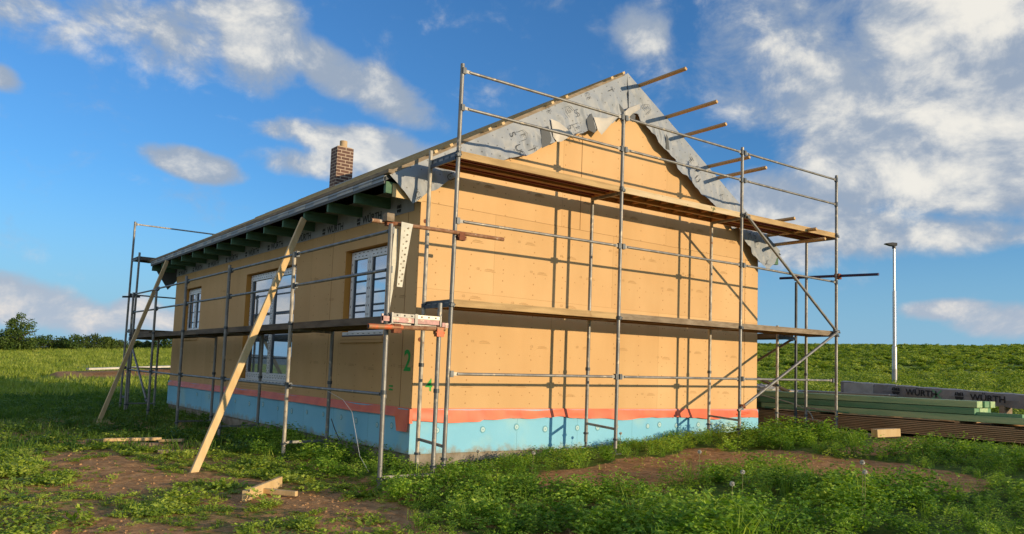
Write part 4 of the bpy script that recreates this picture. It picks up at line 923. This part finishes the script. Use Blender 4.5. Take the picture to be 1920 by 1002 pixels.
# ---------------------------------------------------------------- street lamp
LXp, LYp = 21.6, 4.25; lz = gz(LXp, LYp)-.05
lamp = empty('street_lamp', (LXp, LYp, lz), 'stepped grey street lamp with a flat dark head standing in the field', 'street lamp')
H = 5.12
mb = MB(); mb.tube((LXp, LYp, lz), (LXp, LYp, lz+.73), .082, 20); mb.build('base', m_lampb, lamp)
mb = MB(); mb.tube((LXp, LYp, lz+.73), (LXp, LYp, lz+1.5), .080, 20); mb.tube((LXp, LYp, lz+1.5), (LXp, LYp, lz+1.53), .080, 20, .06); mb.tube((LXp, LYp, lz+1.53), (LXp, LYp, lz+3.44), .058, 20)
mb.tube((LXp, LYp, lz+3.44), (LXp, LYp, lz+3.47), .058, 20, .043); mb.tube((LXp, LYp, lz+3.47), (LXp, LYp, lz+H-.08), .042, 20); mb.build('pole', m_lamp, lamp)
hd = MB(); dx = Vector((-.82, .57, 0)); c = Vector((LXp, LYp, lz+H)); sd = Vector((-.57, -.82, 0))
prof = [(-.09, -.06), (.05, -.08), (.16, -.065), (.34, -.012), (.33, .012), (.08, .05), (-.09, .04)]
hd.prism(prof, lambda u, v, d: c+dx*u+Vector((0, 0, v))+sd*(d-.08), .16); hd.build('lamp_head', m_lampd, lamp, bev=.015)
mb = MB(); mb.tube(c+Vector((0, 0, -.16)), c+Vector((0, 0, -.06)), .06, 16); mb.build('bracket', m_lampd, lamp)

# hanging wire by the window wall
mb = MB(); pts = [(-1.0, 1.6, .26), (-.9, .9, .22), (-.85, .4, .10), (-.83, .15, -.05), (-.8, .05, -.35), (-.78, -.05, -.62), (-.74, -.25, -.80)]
cp = []
for i in range(len(pts)-1):
    for q in range(6): cp.append(tuple(pts[i][j]*(1-q/6)+pts[i+1][j]*q/6 for j in range(3)))
mb.path(cp+[pts[-1]], .0035, 5); single(mb, 'wire', m_lamp, pts[0], 'thin pale wire hanging from the low rail into the plants near the corner', 'wire')
mb = MB(); mb.path([(-.42, 1.7, -.25), (-.40, 1.6, -.4), (-.36, 1.4, -.62)], .007, 6); single(mb, 'cord', m_dark, (-.4, 1.6, -.3), 'short dark cord hanging from the inner scaffold pole by the blue base', 'cord')
# plank and edging on the far soil strip
plank((1.8, 37.6, gz(1.8, 37.6)+.16), (9.5, 38.6, gz(9.5, 38.6)+.18), .5, .10, m_memw, 'edging_board', 'long pale board on the far reddish soil strip at the left', 'board')
# ---------------------------------------------------------------- plants
def leafmat(name, cols, trans=.35, rough=.55):
    m = bpy.data.materials.new(name); m.use_nodes = True; t = m.node_tree; b = t.nodes['Principled BSDF']; b.inputs['Roughness'].default_value = rough; b.inputs['Specular IOR Level'].default_value = .25
    oi = t.nodes.new('ShaderNodeObjectInfo'); geo = t.nodes.new('ShaderNodeNewGeometry'); nn = t.nodes.new('ShaderNodeTexNoise'); nn.inputs['Scale'].default_value = 1.1; nn.inputs['Detail'].default_value = 3
    t.links.new(geo.outputs['Position'], nn.inputs['Vector'])
    a = t.nodes.new('ShaderNodeMath'); a.operation = 'MULTIPLY_ADD'; t.links.new(oi.outputs['Random'], a.inputs[0]); a.inputs[1].default_value = .55; 
    a2 = t.nodes.new('ShaderNodeMath'); a2.operation = 'MULTIPLY_ADD'; t.links.new(geo.outputs['Random Per Island'], a2.inputs[0]); a2.inputs[1].default_value = .35
    a3 = t.nodes.new('ShaderNodeMath'); a3.operation = 'MULTIPLY_ADD'; t.links.new(nn.outputs[0], a3.inputs[0]); a3.inputs[1].default_value = 1.2; a3.inputs[2].default_value = -.55
    t.links.new(a3.outputs[0], a2.inputs[2]); t.links.new(a2.outputs[0], a.inputs[2])
    r = t.nodes.new('ShaderNodeValToRGB'); e = r.color_ramp.elements; e[0].position = 0; e[0].color = (*cols[0], 1); e[1].position = 1; e[1].color = (*cols[-1], 1)
    for i, c in enumerate(cols[1:-1]): q = e.new((i+1)/(len(cols)-1)); q.color = (*c, 1)
    t.links.new(a.outputs[0], r.inputs[0]); t.links.new(r.outputs[0], b.inputs[0])
    tr = t.nodes.new('ShaderNodeBsdfTranslucent'); mx_ = t.nodes.new('ShaderNodeMixShader'); mx_.inputs[0].default_value = trans
    g = t.nodes.new('ShaderNodeMix'); g.data_type = 'RGBA'; g.blend_type = 'MULTIPLY'; g.inputs[0].default_value = 1; t.links.new(r.outputs[0], g.inputs[6]); g.inputs[7].default_value = (1.5, 1.45, .5, 1); t.links.new(g.outputs[2], tr.inputs[0])
    t.links.new(b.outputs[0], mx_.inputs[1]); t.links.new(tr.outputs[0], mx_.inputs[2]); t.links.new(mx_.outputs[0], t.nodes['Material Output'].inputs[0]); return m
m_luc = leafmat('lucerne_leaf', [(.06, .16, .018), (.14, .28, .03), (.29, .46, .055), (.52, .65, .11)])
m_weed = leafmat('weed_leaf', [(.13, .22, .026), (.22, .33, .042), (.35, .45, .06), (.50, .56, .12)])
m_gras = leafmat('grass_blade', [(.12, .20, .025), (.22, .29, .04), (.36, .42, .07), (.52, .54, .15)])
m_gras_shade = leafmat('shade_darkened_grass', [(.04, .10, .014), (.07, .15, .022), (.13, .22, .035), (.22, .30, .06)])  # same grass as the meadow, with house shade put into its colours
m_field = leafmat('field_crop', [(.15, .24, .03), (.24, .34, .045), (.36, .45, .07), (.50, .53, .13)])
m_stem = mat('stem', (.12, .17, .04), .7)
r5 = np.random.default_rng(5)
def leafquad(c, d, n, L, w):
    """a folded pointed leaf as one quad: base, side, tip, side"""
    d = d/np.linalg.norm(d); s = np.cross(d, n); s /= np.linalg.norm(s)+1e-9
    return [c, c+d*L*.55+s*w*.5, c+d*L, c+d*L*.55-s*w*.5]
def lucerne(h, stems, nodes, ls, lw, spread):
    Q = []
    for s in range(stems):
        a = r5.random()*6.283; ln = spread*(.3+.7*r5.random()); H = h*(.65+.45*r5.random()); b0 = np.array([math.cos(a+1)*.03, math.sin(a+1)*.03, 0]); tip = b0+np.array([math.cos(a)*ln, math.sin(a)*ln, H])
        for k in range(nodes):
            q = .18+.82*(k+r5.random()*.6)/nodes; p = b0+(tip-b0)*q; p[2] = H*q**.85
            aa = k*2.4+r5.random(); out = np.array([math.cos(aa), math.sin(aa), .45*r5.random()+.1]); pet = p+out*ls*(.5+.5*r5.random())*(1.25-q*.6)
            for j in (-1, 0, 1):
                d = np.array([math.cos(aa+j*.95), math.sin(aa+j*.95), .25-.5*r5.random()+.3*q]); n = np.array([r5.normal()*.8, r5.normal()*.8, 1])
                Q.append(leafquad(pet, d, n, ls*(.8+.5*r5.random()), lw))
    return np.array(Q)
def rosette(n, L, w, up=.35):
    Q = []
    for k in range(n):
        a = k*2.4+r5.random(); u = up*(.3+r5.random()); d = np.array([math.cos(a), math.sin(a), u]); c = np.array([math.cos(a)*.01, math.sin(a)*.01, .005]); l = L*(.55+.6*r5.random())
        q = leafquad(c, d, np.array([0, 0, 1.]), l, w*(.7+.5*r5.random())); Q.append(q)
        e = q[2]; d2 = np.array([math.cos(a+.3), math.sin(a+.3), -.3+.3*r5.random()]); Q.append(leafquad(e-d/np.linalg.norm(d)*l*.25, d2, np.array([.3, .2, 1.]), l*.5, w))
    return np.array(Q)
def tuft(n, h, w, spread):
    Q = []
    for k in range(n):
        a = r5.random()*6.283; b0 = np.array([r5.normal()*spread, r5.normal()*spread, 0]); ln = h*(.2+.6*r5.random()); H = h*(.5+.6*r5.random()); sd = np.array([-math.sin(a), math.cos(a), 0])*w/2
        m = b0+np.array([math.cos(a)*ln*.4, math.sin(a)*ln*.4, H*.65]); e = b0+np.array([math.cos(a)*ln, math.sin(a)*ln, H])
        Q.append([b0-sd, b0+sd, m+sd*.8, m-sd*.8]); Q.append([m-sd*.8, m+sd*.8, e+sd*.15, e-sd*.15])
    return np.array(Q)
def template(coll, Q, m):
    v = Q.reshape(-1, 3); me = np_mesh('leaf_template', v, np.arange(len(v)).reshape(-1, 4), False); me.materials.append(m)
    o = bpy.data.objects.new('leaf_template', me); coll.objects.link(o)
def scatter(name, label, cat, temps, m, pts, sc, tilt=.15):
    """one 'stuff' object: points on the ground carrying plant instances"""
    coll = bpy.data.collections.new(name+'_kinds')
    for q in temps: template(coll, q, m)
    n = len(pts); me = bpy.data.meshes.new(name); me.vertices.add(n); me.vertices.foreach_set('co', np.asarray(pts, np.float32).ravel())
    rot = np.stack([rng.normal(0, tilt, n), rng.normal(0, tilt, n), rng.random(n)*6.283], -1)
    for an, ty, dat in (('sc', 'FLOAT', sc), ('rot', 'FLOAT_VECTOR', rot), ('kd', 'INT', rng.integers(0, len(temps), n))):
        a = me.attributes.new(an, ty, 'POINT'); a.data.foreach_set('vector' if ty == 'FLOAT_VECTOR' else 'value', np.asarray(dat, np.int32 if ty == 'INT' else np.float32).ravel())
    ob = bpy.data.objects.new(name, me); COL.objects.link(ob); tag(ob, label, cat, kind='stuff')
    ng = bpy.data.node_groups.new(name, 'GeometryNodeTree'); ng.interface.new_socket('Geometry', in_out='INPUT', socket_type='NodeSocketGeometry'); ng.interface.new_socket('Geometry', in_out='OUTPUT', socket_type='NodeSocketGeometry')
    gn = ng.nodes; gi = gn.new('NodeGroupInput'); g_o = gn.new('NodeGroupOutput'); ip = gn.new('GeometryNodeInstanceOnPoints'); ci = gn.new('GeometryNodeCollectionInfo')
    ci.inputs['Collection'].default_value = coll; ci.inputs['Separate Children'].default_value = True; ci.inputs['Reset Children'].default_value = True
    def att(nm, ty):
        a = gn.new('GeometryNodeInputNamedAttribute'); a.data_type = ty; a.inputs['Name'].default_value = nm; return a.outputs['Attribute']
    ng.links.new(gi.outputs[0], ip.inputs['Points']); ng.links.new(ci.outputs[0], ip.inputs['Instance']); ip.inputs['Pick Instance'].default_value = True
    ng.links.new(att('kd', 'INT'), ip.inputs['Instance Index'])
    er = gn.new('FunctionNodeEulerToRotation'); ng.links.new(att('rot', 'FLOAT_VECTOR'), er.inputs[0]); ng.links.new(er.outputs[0], ip.inputs['Rotation'])
    ng.links.new(att('sc', 'FLOAT'), ip.inputs['Scale']); ng.links.new(ip.outputs[0], g_o.inputs[0])
    md = ob.modifiers.new('plants', 'NODES'); md.node_group = ng; return ob
def wedge(r0, r1, dens, a0=-3, a1=76):
    n = int(math.pi*(r1*r1-r0*r0)*(a1-a0)/360*dens); r = np.sqrt(rng.random(n)*(r1*r1-r0*r0)+r0*r0); a = np.radians(a0+rng.random(n)*(a1-a0))
    return CAM.x+r*np.sin(a), CAM.y+r*np.cos(a)
def outside(x, y, m=.03):
    inh = (x > -m) & (x < WX+m) & (y > -m) & (y < LY+m)
    stack = ((x > 9.62) & (x < 10.8) & (y > -7) & (y < 2.3)) | ((x > 12.2) & (x < 13.3) & (y > -7.4) & (y < 3.4))
    return ~inh & ~stack
def clear(x, y):
    """keeps plants off the loose timber and its sunny side"""
    c = seg(x, y, [(-2.72, -1.30), (-2.02, -.50)], .17); c = np.maximum(c, seg(x, y, [(-2.38, -.93), (-2.0, -1.7), (-2.3, -1.9)], .30)); c = np.maximum(c, seg(x, y, [(-3.18, 5.3), (-2.4, 4.6), (-1.9, 4.6)], .32))
    c = np.maximum(c, seg(x, y, [(-2.64, .9), (-2.6, .7)], .15)); c = np.maximum(c, seg(x, y, [(8.9, -1.9), (8.1, -2.6), (6.9, -3.2)], .33)); return c < .5
def zz(x, y): return ground(x, y)+micro(x, y)
# lush lucerne near the house and in the foreground
x, y = wedge(4.5, 15.5, 50); L = lush(x, y); keep = (rng.random(len(x)) < np.clip(L, 0, 1)) & outside(x, y); x, y, L = x[keep], y[keep], L[keep]; k2 = clear(x, y); x, y, L = x[k2], y[k2], L[k2]
cl = fbm(x*1.5+3, y*1.5, 3); near = sm(1.7, .2, np.where((x > -.1) & (x < 8), -y, 9))            # shorter right under the gable
hs = (.34+.46*sm(.35, .68, cl))*(1-.42*near)*np.where(x < .3, 1.15, 1)
hs = hs*(1+.75*np.exp(-((x-6.9)**2/2.2+(y+.9)**2/.8)))*(.75+.25*L); hs *= (.85+.3*rng.random(len(x)))*(1+.22*sm(-4.0, -5.2, y)); hs = hs*np.where((x > 7.4)&(y>-6)&(y<-1.3), .55, 1)
scatter('lucerne', 'lush green lucerne growing over the ground in front of and beside the house', 'lucerne', [lucerne(.30, 6, 6, .044, .026, .17) for _ in range(6)]+[lucerne(.44, 3, 9, .040, .020, .10), lucerne(.40, 4, 8, .036, .022, .16), lucerne(.22, 8, 5, .055, .034, .20), tuft(20, .34, .010, .05)], m_luc, np.stack([x, y, zz(x, y)-.01], -1), hs)
# low weeds on the open soil at the left
x, y = wedge(4.5, 17, 150, -4, 52); D = dirt(x, y); B = bound(y); L = lush(x, y); c2 = fbm(x*1.9+70, y*1.9, 4)
keep = (rng.random(len(x)) < (1-.88*D)*(.20+.95*sm(.34, .50, c2))*(1-.8*L)) & (x < B+1.0) & (y < 14) & outside(x, y) & clear(x, y); x, y = x[keep], y[keep]
hs = (.45+.8*rng.random(len(x))**1.5)*(.7+.7*sm(.4, .7, fbm(x*1.3+9, y*1.3, 2)))
scatter('weeds', 'low yellow green weeds creeping over bare brown soil at the left', 'weeds', [rosette(13, .085, .030, .3) for _ in range(4)]+[lucerne(.06, 7, 4, .030, .019, .11) for _ in range(4)]+[tuft(14, .075, .007, .025)], m_weed, np.stack([x, y, zz(x, y)-.004], -1), hs)
# dry stalks left standing between the plants
m_dry = mat('dry_stalk', (.50, .40, .22), .85)
x, y = wedge(6, 16, 1.0, -4, 76); keep = outside(x, y) & clear(x, y) & (lush(x, y) > .5); x, y = x[keep], y[keep]
scatter('dry_stalks', 'thin dry stalks sticking up between the green plants', 'stalks', [tuft(2, .34, .004, .02), tuft(2, .28, .004, .015), tuft(4, .22, .004, .04)], m_dry, np.stack([x, y, zz(x, y)-.01], -1), .6+.6*rng.random(len(x)), .25)
# clods and stones on the open soil
def clod():
    v = []; Q = []
    for i in range(7):
        for j in range(5):
            th = 2*math.pi*i/7; ph = math.pi*j/4; k = .7+.5*r5.random(); v.append((math.cos(th)*math.sin(ph)*k, math.sin(th)*math.sin(ph)*k, math.cos(ph)*k*.6+.2))
    for i in range(7):
        for j in range(4):
            Q.append([v[5*i+j], v[5*i+j+1], v[5*((i+1) % 7)+j+1], v[5*((i+1) % 7)+j]])
    return np.array(Q)*.02
m_clod = mat('soil_clod', (.40, .225, .10), .95, col2=(.48, .29, .14), nscale=3)
x, y = wedge(4.8, 17, 130, -4, 76); sr = np.maximum(dirt(x, y), seg(x, y, [(1.5, -2.45), (2.6, -2.2), (4.2, -2.15), (4.75, -3.0), (4.6, -4.6)], .8)); sr = np.maximum(sr, seg(x, y, [(11.4, 4), (11.6, -1), (11.3, -5.5)], 1.2)*.7); keep = (rng.random(len(x)) < sr*.8+.04) & outside(x, y) & ((x < 6) | (sr > .1)); x, y = x[keep], y[keep]
scatter('soil_clods', 'crumbly clods and stones on the bare soil', 'soil', [clod() for _ in range(4)], m_clod, np.stack([x, y, zz(x, y)-.003], -1), .2+.9*rng.random(len(x))**6, .5)
# sparse plants on the soil strips
x, y = wedge(5, 18, 5, -4, 76); keep = outside(x, y) & (lush(x, y) < .6) & (x > .5); x, y = x[keep], y[keep]
scatter('seedlings', 'scattered seedlings and straw on the bare soil strip in front of the house', 'seedlings', [rosette(7, .05, .018, .5), lucerne(.09, 3, 3, .028, .018, .05), tuft(8, .07, .006, .02)], m_weed, np.stack([x, y, zz(x, y)-.004], -1), .6+.8*rng.random(len(x)))
# grass in the house shadow and beyond, its colour darkened for the shade
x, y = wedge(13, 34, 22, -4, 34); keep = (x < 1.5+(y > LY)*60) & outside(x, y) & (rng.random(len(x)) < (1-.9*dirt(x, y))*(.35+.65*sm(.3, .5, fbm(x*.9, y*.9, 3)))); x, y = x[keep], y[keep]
scatter('grass', 'grass in the long shadow of the house, its colour darkened for shade', 'grass', [tuft(26, .17, .012, .07) for _ in range(4)]+[lucerne(.16, 5, 4, .05, .03, .14) for _ in range(2)], m_gras_shade, np.stack([x, y, zz(x, y)-.01], -1), .6+.7*rng.random(len(x)))
x, y = wedge(32, 112, 1.9, -4, 24); keep = rng.random(len(x)) < .45+.55*sm(.35, .55, fbm(x*.3, y*.3, 3)); x, y = x[keep], y[keep]
keep = seg(x, y, [(2.2, 38), (9, 39.5)], 1.7) < .4; x, y = x[keep], y[keep]
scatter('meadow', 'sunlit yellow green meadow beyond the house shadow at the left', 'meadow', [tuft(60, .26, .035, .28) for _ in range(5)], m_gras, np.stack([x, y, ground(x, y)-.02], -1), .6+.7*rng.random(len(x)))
# crop field on the rising ground to the right
x, y = wedge(14.5, 38, 9, 36, 76); keep = outside(x, y) & ((x > 13.4) | (y > 14)) & (x > 8.4); x, y = x[keep], y[keep]
scatter('field_crop', 'green lucerne field rising behind the board stack', 'crop', [lucerne(.34, 8, 6, .06, .036, .24) for _ in range(5)], m_field, np.stack([x, y, ground(x, y)-.02], -1), (.6+.6*rng.random(len(x)))*(.7+.5*fbm(x*.5, y*.5, 2)))
x, y = wedge(36, 125, 2.8, 36, 76)
c, s = math.cos(R(-28)), math.sin(R(-28)); sw_ = np.abs(((x*math.sin(R(60))+y*math.cos(R(60)))+1.2*fbm(x*.1, y*.1, 2))/8.5 % 1-.5)*2
keep = rng.random(len(x)) < .12+.88*sm(.2, .6, sw_); x, y, sw_ = x[keep], y[keep], sw_[keep]
scatter('far_crop', 'distant lucerne in mown swaths up to the crest of the field', 'crop', [np.concatenate([lucerne(.36, 12, 6, .15, .10, .45)]) for _ in range(5)], m_field, np.stack([x, y, ground(x, y)-.03], -1), (.40+.4*rng.random(len(x)))*(.30+.95*sw_))

# dandelion clocks
m_puff = mat('seed_head', (.72, .70, .62), .9); m_st2 = mat('dandelion_stem', (.20, .20, .08), .8)
def dandelion(px_, py_, h, label):
    z = gz(px_, py_); d = empty('dandelion', (px_, py_, z), label, 'dandelion', 'dandelion clocks in the lucerne')
    mb = MB(); mb.path([(px_, py_, z), (px_+.01, py_, z+h*.5), (px_+.025, py_+.01, z+h)], .0035, 5); mb.build('stem', m_st2, d)
    mb = MB(); c = Vector((px_+.025, py_+.01, z+h)); rr = random.Random(int(px_*100))
    for k in range(90):
        v = Vector((rr.gauss(0, 1), rr.gauss(0, 1), rr.gauss(0, 1))).normalized(); a = v.orthogonal().normalized()*.006; q = c+v*.024
        mb.add([c, q+a, q+v.cross(a)*1.0, q-a], [(0, 1, 3), (0, 2, 3)], 0)
    mb.build('seed_head', m_puff, d)
for a in ((2.05, -3.4, .40, 'white dandelion clock just in front of the bare soil strip'), (.72, -4.9, .36, 'white dandelion clock in the foreground lucerne, left of the tall pair'),
          (1.90, -5.55, .52, 'taller dandelion clock of the near pair in the foreground lucerne'), (1.82, -5.62, .44, 'shorter dandelion clock of the near pair in the foreground lucerne'),
          (1.35, -4.55, .38, 'white dandelion clock in the middle of the foreground lucerne'), (.42, -1.05, .30, 'dandelion clock in the lucerne close to the left corner of the gable'),
          (1.0, -1.5, .28, 'dandelion clock in the lucerne below the first bay of the gable scaffold'), (3.3, -.8, .30, 'dandelion clock beside the second outer pole of the gable scaffold')): dandelion(*a)

# ---------------------------------------------------------------- trees and shrubs on the far left
m_bark = mat('bark', (.07, .05, .03), .9)
m_tree = leafmat('tree_leaf', [(.022, .050, .010), (.040, .085, .014), (.075, .125, .022), (.120, .165, .035)], .3)
m_bush = leafmat('bush_leaf', [(.035, .060, .014), (.060, .095, .020), (.095, .130, .030), (.14, .15, .05)], .3)
def tree(name, px_, r, h, w, m, label, cat, seed, trunk=.25, nl=2600, cone=.5):
    az = math.atan((px_-960)/1481.7)+YAW; x0 = CAM.x+r*math.sin(az); y0 = CAM.y+r*math.cos(az); z0 = float(ground(x0, y0))
    rr = np.random.default_rng(seed); t_ = empty(name, (x0, y0, z0), label, cat, 'trees and shrubs at the far left edge of the meadow')
    mb = MB(); th = h*trunk; mb.tube((x0, y0, z0-.1), (x0+.05*h*.1, y0, z0+h*.75), .035*h, 8, .008*h)
    for k in range(7):
        a = rr.random()*6.28; q = trunk+.08*k; mb.tube((x0, y0, z0+h*q), (x0+math.cos(a)*w*.34, y0+math.sin(a)*w*.34, z0+h*(q+.22)), .014*h, 6, .004*h)
    mb.build('trunk', m_bark, t_)
    V = []; nc = 34
    for k in range(nc):
        q = rr.random(); zc = trunk*.6+(1-trunk*.6)*q; prof = (1-q)**cone*min(1, q*4+.45); a = rr.random()*6.28; ra = w*.40*prof*math.sqrt(rr.random())
        c = np.array([math.cos(a)*ra, math.sin(a)*ra, zc*h*.93]); cr = w*.15*(.7+.7*rr.random())*(.55+.45*prof)
        n = nl//nc; d = rr.normal(size=(n, 3)); d /= np.linalg.norm(d, axis=1)[:, None]; p = c+d*cr*(.55+.5*rr.random((n, 1)))*np.array([1, 1, .8])
        s = (.13+.13*rr.random((n, 1))); u = rr.normal(size=(n, 3)); u /= np.linalg.norm(u, axis=1)[:, None]; v = np.cross(u, d+.3*rr.normal(size=(n, 3))); v /= np.linalg.norm(v, axis=1)[:, None]+1e-9
        V.append(np.stack([p-u*s*.5, p+v*s*.35, p+u*s*.5, p-v*s*.35], 1))
    V = np.concatenate(V).reshape(-1, 3); V[:, 2] = np.maximum(V[:, 2], .02)
    me = np_mesh('crown', V, np.arange(len(V)).reshape(-1, 4), False); me.materials.append(m); o = bpy.data.objects.new('crown', me); COL.objects.link(o); o.parent = t_
tree('round_tree', 42, 100, 4.1, 5.2, m_tree, 'tallest round leafy tree standing at the far left of the horizon', 'tree', 1, .15, 4200, .45)
for k, (px_, r, h, w, m, lb) in enumerate(((8, 101, 1.7, 5, m_bush, 'dark low shrub at the left edge, left of the tall tree'), (88, 103, 1.7, 4.2, m_tree, 'low shrub right beside the tall round tree'), (118, 104, 1.3, 4.0, m_bush, 'low shrub, second to the right of the tall tree'),
    (146, 102, 1.7, 4.4, m_tree, 'rounded green shrub in the middle of the far hedge row'), (180, 103, 1.75, 4.2, m_bush, 'bushy shrub just left of the scaffold end'), (205, 103, 1.5, 3.4, m_tree, 'shrub seen right at the left edge of the leaning plank'), (226, 105, 1.0, 4.0, m_bush, 'low shrub seen between the far scaffold poles'),
    (262, 110, .9, 3.4, m_bush, 'very low shrub seen right of the far scaffold poles'), (285, 108, .9, 3.0, m_bush, 'low sparse shrub left of the far house corner'), (308, 104, 1.6, 3.4, m_tree, 'bright green shrub next to the far house corner'), (336, 104, 1.6, 4.0, m_tree, 'shrub half hidden behind the far house corner'), (-40, 100, 2.2, 5, m_bush, 'shrub beyond the left edge of the picture'))):
    if px_ < 0: continue
    tree('shrub', px_, r, h, w, m, lb, 'shrub', 20+k, .06, 1500, .38)
